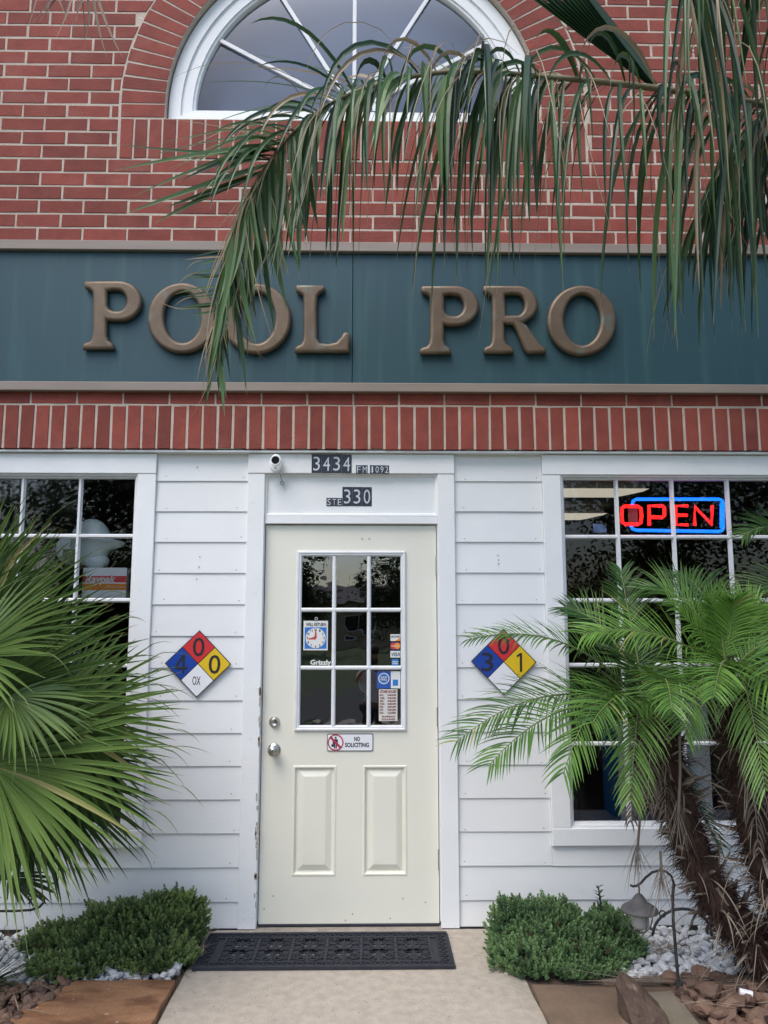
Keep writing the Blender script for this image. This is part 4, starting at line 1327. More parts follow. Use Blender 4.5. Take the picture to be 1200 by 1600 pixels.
inR = lambda x, y: y < -.03 and y > -.60 and x > 1.0 + .12 * math.sin(y * 9) and x < 2.25 and not (y < -.565 and x > 1.42)
bed('gravel_bed', inR, (.98, 2.25, -.60, -.03), 900, .022, 'white_stone', 'stone', 'bed of white stones under the feathery palms', 'gravel bed', 11, False, 290)
inL = lambda x, y: y < -.06 and y > -.575 and x < -.86 and (x < -1.28 or y < -.47)
bed('gravel_bed', inL, (-2.1, -.86, -.575, -.06), 620, .022, 'white_stone', 'stone', 'bed of white stones around the shrub near the fan palm', 'gravel bed', 23, False, 240)
bed('river_rock_bed', lambda x, y: x > 1.27 + (y + .72) * -.25, (1.24, 2.1, -1.25, -.63), 260, .034, 'river_stone', 'cobble', 'brown river cobbles in front of the leaning palms', 'stone bed', 31, False, 260)
bed('river_rock_bed', lambda x, y: x < -1.25 + (y + .6) * .33, (-2.0, -1.22, -1.25, -.59), 420, .017, 'river_stone', 'cobble', 'brown river cobbles below the fan palm', 'stone bed', 37, False, 200)


def flag(name, poly, m, label, seed, zt=.012):
    c = sum((V((*p, 0)) for p in poly), V()) / len(poly)
    out = []
    rr = random.Random(seed)
    n = len(poly)
    for i in range(n):
        a, b = V((*poly[i], 0)), V((*poly[(i + 1) % n], 0))
        for k_ in range(5):
            p = a.lerp(b, k_ / 5); out.append(p + V((rr.uniform(-1, 1), rr.uniform(-1, 1), 0)) * .006)
    mb = MB()
    lp = lambda s, z: [V((c.x + (p.x - c.x) * s, c.y + (p.y - c.y) * s, z + noise.noise(p * 6 + V((0, 0, s * 3))) * .003)) for p in out]
    mb.loops([lp(1, -.03), lp(1, zt - .006), lp(.985, zt), lp(.7, zt + .002), lp(.4, zt - .001)], 0, False, True)
    o = mb.build(name, m, origin=(c.x, c.y, 0), smooth=False)
    return tag(o, label, 'flagstone')


g2 = lambda px, py: tuple(G(px, py)[:2])
flag('flagstone', [g2(118, 1536), (-.875, -.592), (-.845, -.60), (-.850, -1.12), (-1.52, -1.12)], 'flagstone_rust', 'rust-orange flat stone in front of the shrub near the fan palm', 3)
flag('flagstone', [(.69, -.665), (1.06, -.700), (1.10, -1.15), (.70, -1.15)], 'flagstone_tan', 'brown stained flat stone beside the concrete path and the upright rock', 5)
flag('flagstone', [(1.00, -.585), (1.30, -.590), (1.315, -.700), (1.02, -.690)], 'flagstone_tan', 'thin tan flat stone along the edge of the white stones', 6, .006)
flag('flagstone', [(1.115, -.735), (1.285, -.720), (1.275, -1.15), (1.125, -1.15)], 'flagstone_grey', 'greyish flat stone between the upright rock and the cobbles', 8, .008)
boxpart_e = MB(); boxpart_e.box(1.32, 2.2, -.578, -.572, -.03, .016)
tag(boxpart_e.build('garden_edging', 'edging_black', origin=(1.7, -.575, 0)), 'thin black edging strip in front of the white stones', 'edging')
# upright rock
bm = bmesh.new()
for p in [(.975, -.93, 0), (1.15, -.90, 0), (1.165, -1.06, 0), (.99, -1.10, 0), (.965, -.90, .13), (.995, -.86, .165), (1.06, -.88, .150), (1.155, -.93, .06), (1.16, -1.02, .045), (1.02, -1.05, .075), (.975, -1.0, .10)]:
    bm.verts.new(p)
bmesh.ops.convex_hull(bm, input=bm.verts)
bmesh.ops.subdivide_edges(bm, edges=bm.edges, cuts=7, use_grid_fill=True)
for v in bm.verts: v.co = V((1.06 + (v.co.x - 1.06) * .84, -.97 + (v.co.y + .97) * .9, v.co.z * .86))
for v in bm.verts: v.co += V((1, 1, 1)) * noise.noise(v.co * 14) * .009 + V((.3, -1, .6)) * noise.noise(v.co * 38) * .006 + V((-.5, -.6, .5)) * noise.noise(v.co * 85) * .003
bm.verts.index_update()
mb = MB(); mb.add([v.co.copy() for v in bm.verts], [tuple(v.index for v in f.verts) for f in bm.faces]); bm.free()
tag(mb.build('rock', 'rock_brown', origin=(1.06, -.97, 0)), 'brown wedge-shaped rock standing beside the flat stones', 'rock')
p = G(1165, 1572)
mb = MB(); mb.tube([V((p.x - .022, p.y, .055)), V((p.x + .026, p.y - .012, .050))], [.014, .012], 12)
tag(mb.build('plastic_cup', 'white_plastic', origin=(p.x, p.y, .05), smooth=False), 'small crumpled white plastic cup lying among the brown cobbles', 'litter')


# ================================================================== lantern, hooks, hoop edging
hk = thing('garden_hook', tuple(G(1062, 1553)), 'dark slim shepherd hook holding the lantern beside the white stones', 'garden hook')
b0 = G(1062, 1553); YH = b0.y
mb = MB()
pts = [b0 + V((0, 0, -.08)), b0, W(1057, 1500, YH), W(1052, 1440, YH), W(1051, 1400, YH), W(1053, 1381, YH)]
mb.tube(pts, .0065, 10); mb.build('pole', 'black_iron', hk, smooth=True)
YLn = YH + .04
mb = MB(); mb.tube([W(1053, 1381, YH), W(1049, 1369, YH), W(1041, 1362, YH), W(1030, 1360, YH + .01), W(1019, 1363, YH + .02), W(1009, 1371, YH + .03), W(1001, 1380, YLn), W(995, 1384, YLn), W(989, 1385, YLn), W(985, 1383, YLn)], .0052, 8); mb.build('arm', 'black_iron', hk, smooth=True)
mb = MB(); mb.tube([b0 + V((0, 0, -.01)), b0 + V((0, 0, .05))], .016, 10); mb.build('foot_sleeve', 'black_iron', hk)
cl = W(999.5, 1425, YLn); sc_ = 1 / 350.
ln = thing('lantern', (cl.x, cl.y, W(999.5, 1458, YLn).z), 'weathered grey lantern with a frosted glass hanging from the garden hook', 'lantern')
z_ = lambda py: W(999.5, py, YLn).z
mb = MB(); mb.lathe([(.004, z_(1396) - cl.z), (.012, z_(1397) - cl.z), (.026, z_(1403) - cl.z), (.034, z_(1409) - cl.z), (.052, z_(1413) - cl.z), (.074, z_(1418) - cl.z), (.079, z_(1421.5) - cl.z), (.077, z_(1424) - cl.z), (.05, z_(1423) - cl.z), (.0, z_(1423) - cl.z)], cl, 'z', 28)
mb.build('roof', 'lantern_metal', ln, smooth=True)
mb = MB(); mb.lathe([(.0, z_(1424) - cl.z), (.037, z_(1424) - cl.z), (.038, z_(1438) - cl.z), (.036, z_(1446) - cl.z), (.027, z_(1450) - cl.z), (0, z_(1451) - cl.z)], cl, 'z', 24)
mb.build('glass', 'lantern_glass', ln, smooth=True)
for k_ in range(4):
    a = k_ * PI / 2 + .15
    f = lambda r_, py: (cl.x + r_ * math.cos(a), cl.y + r_ * math.sin(a), z_(py))
    mb = MB(); mb.tube([f(.058, 1423), f(.057, 1438), f(.048, 1449), f(.025, 1456), f(.0, 1458)], .0028, 6); mb.build('wire', 'lantern_metal', ln)
mb = MB(); mb.tube([(cl.x, cl.y, z_(1397)), (cl.x + .002, cl.y, z_(1389)), (cl.x - .002, cl.y, z_(1380))], .004, 6); mb.build('hanger', 'lantern_metal', ln)

YE = -.13
he = thing('hoop_edging', tuple(W(1066, 1460, YE)), 'low black wire hoop edging against the white wall', 'garden edging')
for cpx, wpx, hpx in ((1066, 46, 42), (1104, 26, 44), (1128, 26, 30), (1150, 46, 42)):
    b_ = 1462
    pts = [W(cpx + wpx * math.cos(PI * i / 16), b_ - hpx * math.sin(PI * i / 16), YE + (.01 if wpx < 40 else 0)) for i in range(17)]
    mb = MB(); mb.tube(pts, .0075 if wpx > 40 else .006, 8); mb.build('hoop', 'black_iron', he, smooth=True)
mb = MB()
for q in ((1035, 1428), (1097, 1428)):
    c_ = W(*q, YE - .008); disc(mb, (c_.x, c_.z), .012, .018, YE - .01, 14, th=.005)
mb.build('scroll', 'black_iron', he)

YK = -.60
k0 = W(-70, 1421, YK)
t = thing('garden_hook', (k0.x, YK, 0), 'black curled shepherd hook arm leaning out beneath the fan palm', 'garden hook')
mb = MB(); mb.tube([V((k0.x - .02, YK, -.05)), V((k0.x - .01, YK, .15)), k0], .007, 8); mb.build('pole', 'black_iron', t, smooth=True)
mb = MB(); mb.tube([k0, W(-20, 1423.5, YK), W(20, 1423.5, YK), W(48, 1422, YK), W(62, 1417, YK), W(69, 1409, YK), W(69, 1403, YK), W(64, 1400, YK), W(56, 1400.5, YK), W(49, 1405, YK), W(45, 1412, YK)], [.0055] * 9 + [.005, .004], 8); mb.build('arm', 'black_iron', t, smooth=True)


# ================================================================== shrubs
def shrub(name, lumps, m, label, seed, nspr, leaf, base):
    rr = random.Random(seed)
    L = []
    for px, py, Y, rx, rz in lumps:
        c = W(px, py + 16, Y); s = 1 / (FPX / ((Y + CAM_D)))
        L.append((c, V((rx * s, rx * s * .8, rz * s))))
    t = thing(name, (L[0][0].x, L[0][0].y, 0), label, 'shrub')
    mb = MB()
    for c, r in L:
        def f(q, c=c): 
            return q * (.66 + .14 * noise.noise((q + c) * 22))
        blob(mb, c, r, 10, 14, f)
    mb.build('dark_core', 'twig', t)  # dark core lumps added inside to block the view through the foliage
    mb = MB(); mb.t = []
    tot = sum(r.x * r.z for c, r in L)
    cnt = 0
    for c, r in L:
        for _ in range(int(nspr * r.x * r.z / tot)):
            u = V((rr.gauss(0, 1), rr.gauss(0, 1), rr.gauss(0, 1))).normalized()
            if u.z < -.6: continue
            q = c + V((u.x * r.x, u.y * r.y, u.z * r.z)) * rr.uniform(.70, 1.02) * (1 + .50 * noise.noise((c + u * .1) * 24))
            if q.z < .004: q.z = rr.uniform(.004, .03)
            if q.y > -.01: continue
            inner = any(V(((q.x - c2.x) / r2.x, (q.y - c2.y) / r2.y, (q.z - c2.z) / r2.z))  .length < .58 for c2, r2 in L)
            if inner: continue
            d = (u * .7 + V((0, -.15, .75)) + V((rr.uniform(-.4, .4), rr.uniform(-.4, .4), 0))).normalized()
            tone = max(0, min(1, .40 + .75 * noise.noise(q * 15) + rr.uniform(-.25, .25)))
            dead = 1.0 if rr.random() < .025 else 0.0
            ln_ = leaf * rr.uniform(1.4, 3.0)
            nl = rr.randint(11, 15)
            ax = d.orthogonal().normalized(); ay = d.cross(ax)
            for k_ in range(nl):
                f_ = k_ / (nl - 1)
                a = k_ * 2.4 + rr.uniform(-.3, .3)
                o_ = ax * math.cos(a) + ay * math.sin(a)
                ld = (o_ * (1.0 - .65 * f_) + d * (.45 + .7 * f_)).normalized()
                p = q + d * ln_ * f_
                w = ld.cross(d)
                if w.length < 1e-4: continue
                w = w.normalized() * leaf * .34
                l_ = leaf * rr.uniform(.75, 1.1)
                k0_ = len(mb.v)
                mb.v.extend((p, p + ld * l_ * .55 + w, p + ld * l_, p + ld * l_ * .55 - w))
                tt = min(1, tone + .40 * f_)
                mb.t.extend([(tt, 0, dead, 1)] * 4)
                mb.f.append((k0_, k0_ + 1, k0_ + 2, k0_ + 3)); mb.m.append(0)
    mb.build('foliage', m, t)
    return t


shrub('juniper_shrub', [(815, 1442, -.26, 42, 42), (868, 1445, -.30, 50, 40), (850, 1490, -.45, 62, 34), (915, 1492, -.44, 56, 36), (950, 1450, -.26, 40, 36), (982, 1484, -.35, 24, 24), (905, 1512, -.52, 46, 18), (800, 1480, -.36, 26, 30)],
      'shrub_leaf', 'dense bluish green low shrub beside the lantern', 5, 7000, .0155, 0)
shrub('juniper_shrub', [(285, 1432, -.20, 30, 40), (238, 1440, -.26, 42, 40), (182, 1452, -.27, 52, 40), (100, 1462, -.22, 52, 24), (118, 1512, -.46, 52, 24), (245, 1490, -.40, 48, 34), (180, 1490, -.36, 46, 32), (75, 1520, -.5, 24, 16), (262, 1404, -.22, 12, 18), (288, 1402, -.2, 14, 14)],
      'shrub_leaf_olive', 'sprawling olive green low shrub beside the door mat', 9, 7000, .0165, 0)
# sapling rising out of the lantern-side shrub
p = W(940, 1440, -.3)
t = thing('sapling', (p.x, p.y, 0), 'thin dark-leaved seedling rising out of the bluish shrub', 'plant')
tipp = W(935, 1386, -.3)
mb = MB(); mb.tube([V((p.x, p.y, .02)), p, W(938, 1410, -.3), tipp], .003, 6); mb.build('stem', 'twig', t)
mb = MB()
for k_ in range(22):
    f_ = .2 + .8 * k_ / 21; q = p.lerp(tipp, f_)
    a = k_ * 2.4; mb.ribbon(q, (math.cos(a), math.sin(a) * .6, .5), .03, .014, 3, .3, tint=(.05, 0))
mb.build('leaves', 'shrub_leaf', t)


# ================================================================== palms
def bez(ctrl, n):
    """Catmull-Rom through points, n samples."""
    P = [V(p) for p in ctrl]; out = []
    m_ = len(P) - 1
    for i in range(n + 1):
        t = i / n * m_; k_ = min(int(t), m_ - 1); f = t - k_
        p0, p1, p2, p3 = P[max(k_ - 1, 0)], P[k_], P[k_ + 1], P[min(k_ + 2, m_)]
        out.append(.5 * ((2 * p1) + (p2 - p0) * f + (2 * p0 - 5 * p1 + 4 * p2 - p3) * f * f + (3 * p1 - p0 - 3 * p2 + p3) * f ** 3))
    return out


def qbez(a, c, b, n):
    return [V(a) * (1 - i / n) ** 2 + V(c) * 2 * (1 - i / n) * i / n + V(b) * (i / n) ** 2 for i in range(n + 1)]


# ---- fan palm
def fan(parent, hub, axis, normal, L, nseg, spread, droop, rr, wid, tone=.5, crown=None, label=None):
    hub = V(hub); a = V(axis).normalized(); n = V(normal); n = (n - a * n.dot(a)).normalized(); s = n.cross(a)
    mb = MB(); mb.t = []
    for i in range(nseg):
        u = -1 + 2 * i / (nseg - 1)
        ang = math.radians(spread) * u + rr.uniform(-.02, .02)
        d = a * math.cos(ang) + s * math.sin(ang)
        l_ = L * (1 - .40 * abs(u) ** 2.0) * rr.uniform(.93, 1.05)
        half = math.radians(spread) / nseg
        def prof(t, l_=l_):
            r_ = t * l_
            w1 = 2.3 * r_ * math.tan(half)
            return min(w1 / wid, 1.0) * max(0, 1 - max(0, (t - .45) / .55) ** 1.25) + .012
        tn = max(0, min(1, tone + rr.uniform(-.28, .28)))
        g = (V((0, 0, -1)) - n * .25).normalized()
        tp_, td_ = mb.ribbon(hub + n * (.002 * (i % 2)), d + n * .12, l_, wid, 10, droop * rr.uniform(.6, 1.5), up=n, fold=.42, prof=prof, tint=(tn, 0.0 if rr.random() > .012 else .7), g=g)
        if rr.random() < .14:    # limp split thread at the tip
            mb.ribbon(tp_ - td_ * .10, td_ + V((rr.uniform(-.2, .2), rr.uniform(-.2, .2), rr.uniform(-.25, .1))), rr.uniform(.12, .17), .004, 5, rr.uniform(.4, 1.3), up=n, tint=(tn * .6, 0), curl=rr.uniform(-.3, .3))
    o = mb.build('frond', 'fan_leaf', parent, label=label)
    if crown is not None:
        m2 = MB(); c = V(crown)
        m2.tube([c, c.lerp(hub, .5) + V((0, 0, .03)), hub + a * .02], [.014, .010, .008], 8); m2.build('leaf_stalk', 'petiole', o, smooth=True)
    return o


rr = random.Random(3)
FPX0 = V((-2.05, -.62, .52))
fp = thing('fan_palm', (FPX0.x, FPX0.y, 0), 'bushy green fan palm with stiff pointed fans in front of the window', 'palm')
mb = MB(); mb.tube([V((FPX0.x, FPX0.y, -.05)), V((FPX0.x, FPX0.y, .25)), FPX0], [.11, .10, .09], 12); mb.build('trunk', 'trunk_brown', fp)
# hub px, Y, axis (x, y, z), normal, length, segs, spread, droop
FANS = [
    ((-14, 1196), -.98, (.90, -.14, -.06), (.30, -.80, .50), .80, 60, 100, .44, .62),
    ((84, 1130), -.78, (.95, .02, -.12), (.12, -.86, .48), .58, 58, 120, .30, .5),
    ((-40, 1100), -.80, (.84, .0, .22), (-.14, -.90, .40), .78, 50, 92, .28, .42),
    ((-40, 1000), -.70, (.60, .10, .70), (.10, -.90, .35), .64, 48, 85, .25, .34),
    ((-50, 1030), -.90, (.86, -.20, .30), (.0, -.80, .60), .50, 44, 100, .40, .60),
    ((14, 1090), -1.0, (.70, -.35, -.40), (.4, -.65, .65), .38, 40, 95, .5, .68),
    ((20, 1180), -.62, (.74, .15, -.55), (.3, -.85, .35), .66, 46, 100, .5, .25),
    ((-50, 940), -.66, (.40, .05, .85), (.1, -.95, .2), .52, 42, 80, .20, .38),
    ((-60, 1230), -.80, (.65, -.1, -.5), (.5, -.7, .4), .44, 44, 95, .4, .3),
    ((30, 1080), -.52, (.90, .12, .04), (.1, -.9, .3), .62, 46, 100, .3, .18),
    ((0, 1040), -.50, (.75, .12, .45), (.1, -.9, .3), .60, 46, 100, .3, .12),
    ((0, 1200), -.55, (.85, .1, -.35), (.1, -.9, .3), .62, 46, 100, .35, .12),
    ((40, 1200), -.70, (.80, .05, -.50), (.3, -.85, .4), .66, 48, 80, .45, .30),
    ((60, 1215), -.60, (.70, .05, -.6), (.3, -.85, .4), .44, 44, 80, .4, .18),
    ((-120, 1010), -.75, (-.3, -.1, .9), (0, -.9, .3), .65, 36, 100, .3, .4),
    ((-180, 1150), -.9, (-.9, -.2, -.1), (0, -.7, .6), .8, 36, 110, .4, .4),
]
for hp, Y, ax, nm, L, ns2, sp, dr, tone in FANS:
    fan(fp, W(hp[0], hp[1], Y), ax, nm, L, ns2, sp, dr, rr, .0225, tone, FPX0)
# dead folded fan low down
fan(fp, W(12, 1372, -.7), (.9, 0, -.3), (.2, -.3, .9), .22, 16, 60, .4, rr, .03, .05, FPX0)
# small spiky seedling in the left corner
t = thing('yucca_tuft', tuple(G(-30, 1545)), 'spiky dark green tuft of stiff leaves on the white stones at the frame edge', 'plant')
mb = MB(); q = G(-30, 1545)
for k_ in range(26):
    a = rr.uniform(-.6, 1.5); el = rr.uniform(.05, 1.2)
    mb.ribbon(q, (math.cos(a) * math.cos(el), -math.sin(a) * .5 * math.cos(el), math.sin(el)), rr.uniform(.22, .36), .014, 5, rr.uniform(.1, .6), tint=(rr.uniform(0, .4), 0))
mb.build('leaves', 'queen_leaf', t)


# ---- feather palms
def feather(parent, pts, nl, lf, w, rr, mname, up=V((0, 0, 1)), bend=.5, vang=.55, fwd=.6, start=.12, dry=.0, tone=.5, rmat='petiole', r0=.008, name='frond', nseg=5, lprof=None, jit=.15, label=None):
    """Pinnate frond: rachis through pts (world), nl leaflets a side."""
    mb = MB(); mb.t = []
    n = len(pts) - 1
    for i in range(nl):
        f = start + (1 - start) * (i + .5) / nl
        t = f * n; k_ = min(int(t), n - 1); p = pts[k_].lerp(pts[k_ + 1], t - k_)
        tg = (pts[k_ + 1] - pts[k_]).normalized()
        sd_ = tg.cross(up)
        if sd_.length < .05: sd_ = V((0, 1, 0))
        sd_.normalize(); nu = sd_.cross(tg)
        g = (f - start) / (1 - start)
        l_ = lf * (lprof(g) if lprof else (.55 + .45 * math.sin(min(1, g * 2.2) * PI / 2)) * (1 - .62 * g ** 2.2))
        for sgn in (-1, 1):
            if rr.random() < .03: continue
            fw = fwd * (.7 + 1.0 * g)
            d = sd_ * sgn + tg * (fw + rr.uniform(-jit, jit)) + nu * (vang + rr.uniform(-jit, jit) * 1.3)
            dr = 1.0 if rr.random() < dry else 0.0
            mb.ribbon(p, d, l_ * rr.uniform(.88, 1.08), w * rr.uniform(.85, 1.15), nseg, bend * rr.uniform(.6, 1.4), up=nu, tint=(max(0, min(1, tone + rr.uniform(-.3, .3))), dr), curl=rr.uniform(-.15, .15))
    o = mb.build(name, mname, parent, label=label)
    m2 = MB(); m2.tube(pts, [r0 * (1 - .8 * i / n) for i in range(n + 1)], 6); m2.build('leaf_stalk', rmat, o, smooth=True)
    return o


def trunk(parent, pts, r, rr, nboot, nfib):
    P = bez(pts, 40)
    mb = MB()
    lps = []
    for i, p in enumerate(P):
        d = (P[min(i + 1, 40)] - P[max(i - 1, 0)]).normalized(); a = V((0, -1, 0)); a = (a - d * a.dot(d)).normalized(); b = d.cross(a)
        lps.append([p + (a * math.cos(2 * PI * k_ / 16) + b * math.sin(2 * PI * k_ / 16)) * r * (1 + .22 * noise.noise(V((k_ * .9, i * .5, r * 90))) + .12 * math.sin(i * 1.7)) for k_ in range(16)])
    mb.loops(lps, 0, True, True); mb.build('trunk', 'trunk_brown', parent)
    def at(f):
        t = f * 40; k_ = min(int(t), 39); p = P[k_].lerp(P[k_ + 1], t - k_); d = (P[k_ + 1] - P[k_]).normalized()
        a = V((0, -1, 0)); a = (a - d * a.dot(d)).normalized(); return p, d, a, d.cross(a)
    for i in range(nboot):                         # old leaf bases
        f = rr.uniform(.08, .98); p, d, a, b = at(f); ph = rr.uniform(-2.0, 2.0)
        o_ = a * math.cos(ph) + b * math.sin(ph)
        q = p + o_ * r * .9; l_ = rr.uniform(.05, .11); w = rr.uniform(.008, .016)
        dd = (o_ * rr.uniform(.5, .9) + d * rr.uniform(.3, 1.0) * (1 if rr.random() < .8 else -1.2) + V((0, 0, -.2))).normalized()
        s_ = dd.cross(o_).normalized(); n_ = s_.cross(dd)
        e = q + dd * l_
        mb = MB(); mb.hexa([q - s_ * w - n_ * .004, q + s_ * w - n_ * .004, q + s_ * w + n_ * .005, q - s_ * w + n_ * .005, e - s_ * w * .35 - n_ * .002, e + s_ * w * .35 - n_ * .002, e + s_ * w * .35 + n_ * .003, e - s_ * w * .35 + n_ * .003])
        mb.build('leaf_base', 'dry_grey', parent, origin=q)
    mb = MB(); mb.t = []
    for i in range(nfib):                          # shaggy fibre
        f = rr.uniform(.02, 1); p, d, a, b = at(f); ph = rr.uniform(0, 2 * PI)
        o_ = a * math.cos(ph) + b * math.sin(ph)
        q = p + o_ * r * rr.uniform(.6, 1.05)
        dd = (o_ * rr.uniform(.4, 1.0) + d * rr.uniform(-.9, .7) + V((rr.uniform(-.4, .4), rr.uniform(-.4, .4), rr.uniform(-.6, .1))))
        mb.ribbon(q, dd, rr.uniform(.03, .085), rr.uniform(.0025, .0065), 3, rr.uniform(.2, 1.2), up=o_, fold=.1, tint=(rr.random() ** 2, 0), prof=lambda t: 1 - .8 * t)
    mb.build('trunk_fibre', 'fibre', parent, kind='stuff')
    mb = MB(); mb.t = []
    for i in range(int(nfib * .016)):               # long grey dead leaflets and twigs
        f = rr.uniform(.1, 1); p, d, a, b = at(f); ph = rr.uniform(-2.2, 2.2)
        o_ = a * math.cos(ph) + b * math.sin(ph)
        mb.ribbon(p + o_ * r, o_ * rr.uniform(.5, 1) + V((rr.uniform(-.4, .4), 0, rr.uniform(-.3, .5))), rr.uniform(.12, .28), rr.uniform(.003, .008), 6, rr.uniform(.8, 2.6), up=d, tint=(rr.uniform(.3, 1), 0), curl=rr.uniform(-.6, .6))
    mb.build('dead_leaflets', 'dry_leaf', parent, kind='stuff')


leafmat('fibre', (.030, .015, .011), (.10, .058, .042), (.2, .14, .1), rough=.9, trans=.05, tip_at=2)


def pygmy(label, heart, trunk_px, Yt, fr, rr, nboot, nfib, base):
    H = W(*heart)
    t = thing('date_palm', base, label, 'palm', 'shaggy feather palms by the shop window')
    tp = [V(base)] + [W(x, y, Y) for x, y, Y in trunk_px] + [H - V((0, 0, .02))]
    trunk(t, tp, .070, rr, nboot, int(nfib * 1.5))
    for (cp, tp_, lf, tone) in fr:
        pts = qbez(H + V((rr.uniform(-.02, .02), rr.uniform(-.02, .02), 0)), W(*cp), W(*tp_), 18)
        # which way the blade faces: mostly up, always at right angles to the rachis
        feather(t, pts, 46, lf, .0085, rr, 'pygmy_leaf', up=V((0, -.55, .85)), bend=.60, vang=.36, fwd=.85, start=.14, tone=tone, r0=.007, dry=.01)
    return t, H


rr = random.Random(17)
FB = [
    ((900, 955, -.95), (728, 1000, -1.05), .19, .35),
    ((860, 1035, -.95), (712, 1160, -1.10), .27, .32),
    ((880, 1060, -1.05), (765, 1195, -1.2), .27, .38),
    ((940, 1010, -1.10), (880, 1210, -1.25), .28, .45),
    ((960, 960, -.70), (884, 950, -.60), .27, .15),
    ((985, 980, -.72), (970, 890, -.62), .20, .15),
    ((1000, 1020, -1.05), (985, 1250, -1.15), .26, .70),
    ((1010, 1010, -.62), (965, 1010, -.40), .25, .12),
    ((1050, 1180, -.50), (1125, 1320, -.45), .24, .08),
    ((975, 1050, -1.0), (925, 1130, -1.3), .24, .30),
    ((1040, 1010, -1.1), (1050, 1110, -1.35), .24, .55),
]
tB, HB = pygmy('leaning shaggy feather palm beside the lantern, arching over the hazard diamond', (1020, 1118, -.80), [(1215, 1515, -.70), (1165, 1462, -.71), (1115, 1395, -.73), (1075, 1310, -.75), (1048, 1215, -.78)], 0, FB, rr, 70, 5200, (1.86, -.68, -.03))
FA = [
    ((1020, 960, -.98), (912, 992, -1.05), .28, .78),
    ((1075, 900, -.78), (1002, 922, -.75), .26, .30),
    ((1095, 985, -.92), (1046, 940, -.95), .26, 1.0),
    ((1125, 960, -.90), (1108, 938, -.92), .22, 1.0),
    ((1152, 970, -.90), (1184, 948, -.92), .24, 1.0),
    ((1145, 960, -.92), (1146, 940, -.95), .20, 1.0),
    ((1160, 940, -.70), (1245, 965, -.55), .30, .12),
    ((1105, 900, -.65), (1060, 900, -.50), .26, .15),
    ((1190, 980, -1.0), (1265, 1010, -1.1), .30, .55),
    ((1200, 1010, -1.1), (1250, 1150, -1.25), .30, .60),
    ((1160, 1000, -1.1), (1196, 1235, -1.25), .28, .70),
    ((1100, 1000, -1.05), (1070, 1150, -1.20), .26, .60),
    ((1080, 1030, -.98), (1000, 1100, -1.08), .26, .45),
    ((1190, 1000, -.60), (1220, 1100, -.45), .27, .12),
    ((1080, 1100, -.55), (1040, 1190, -.45), .25, .08),
    ((1130, 1000, -1.1), (1115, 1090, -1.35), .22, .60),
]
tA, HA = pygmy('upright shaggy feather palm with the brightest spear leaves, at the frame edge', (1140, 1052, -.90), [(1262, 1520, -.84), (1228, 1430, -.84), (1195, 1340, -.86), (1168, 1240, -.88), (1150, 1140, -.89)], 0, FA, rr, 80, 5600, (2.02, -.80, -.03))
FC = [
    ((1235, 780, -.85), (1160, 838, -.9), .20, .20),
    ((1240, 880, -.80), (1150, 940, -.75), .26, .2),
    ((1270, 900, -1.0), (1200, 1060, -1.2), .28, .4),
    ((1380, 880, -.9), (1470, 960, -.9), .28, .5),
    ((1330, 860, -.9), (1340, 820, -.9), .28, .6),
    ((1400, 960, -1.0), (1440, 1120, -1.1), .28, .5),
    ((1300, 930, -.6), (1260, 960, -.4), .28, .2),
]
tC, HC = pygmy('feather palm hidden but for the frond tips reaching in beside the OPEN sign', (1310, 960, -.85), [(1420, 1500, -.85), (1370, 1300, -.85), (1330, 1100, -.85)], 0, FC, rr, 20, 1200, (2.62, -.85, -.03))
for tree, H_, tips in ((tB, HB, [(985, 1285), (1012, 1262), (1040, 1300)]), (tA, HA, [(1185, 1330), (1215, 1300), (1150, 1270)])):
    for (x_, y_) in tips:
        e_ = W(x_, y_, H_.y - rr.uniform(-.05, .12)); c_ = H_.lerp(e_, .35) + V(((e_.x - H_.x) * .5, -.08, .06))
        feather(tree, qbez(H_ - V((0, 0, .06)), c_, e_, 14), 22, .15, .008, rr, 'dry_leaf', up=V((0, -.8, .5)), bend=1.6, vang=-.1, fwd=.9, start=.3, tone=.25, rmat='dry_grey', r0=.006, name='dead_frond', jit=.4)
# dead drooping flower stalks on the leaning palm
mb = MB(); mb.t = []
for st in ([(1062, 1150, -.92), (1063, 1210, -.93), (1060, 1270, -.93)], [(1010, 1215, -.78), (1000, 1280, -.72), (996, 1330, -.68)], [(1032, 1330, -.82), (1034, 1370, -.82)]):
    P = [W(*q) for q in st]
    mb.tube(P, .006, 5)
    for k_ in range(22):
        mb.ribbon(P[-1] + V((0, 0, rr.uniform(-.02, .06))), (rr.uniform(-.6, .6), rr.uniform(-.4, .2), -1), rr.uniform(.10, .24), .0045, 4, .3, tint=(rr.uniform(.2, .8), 0), curl=rr.uniform(-.4, .4))
mb.build('dead_flower_stalk', 'dry_leaf', tB, kind='stuff')

# ---- queen palm beyond the frame whose frond hangs across the sign
QC = V((3.55, -1.35, 4.35))
qp = thing('queen_palm', (QC.x, QC.y, 0), 'tall palm whose long drooping green fronds hang across the arched window and blue sign', 'palm')
mb = MB(); mb.tube([V((QC.x + .1, QC.y, -.1)), V((QC.x + .06, QC.y, 2)), QC - V((0, 0, .25)), QC], [.19, .16, .15, .10], 16); mb.build('trunk', 'bark', qp, smooth=True)
rr = random.Random(29)


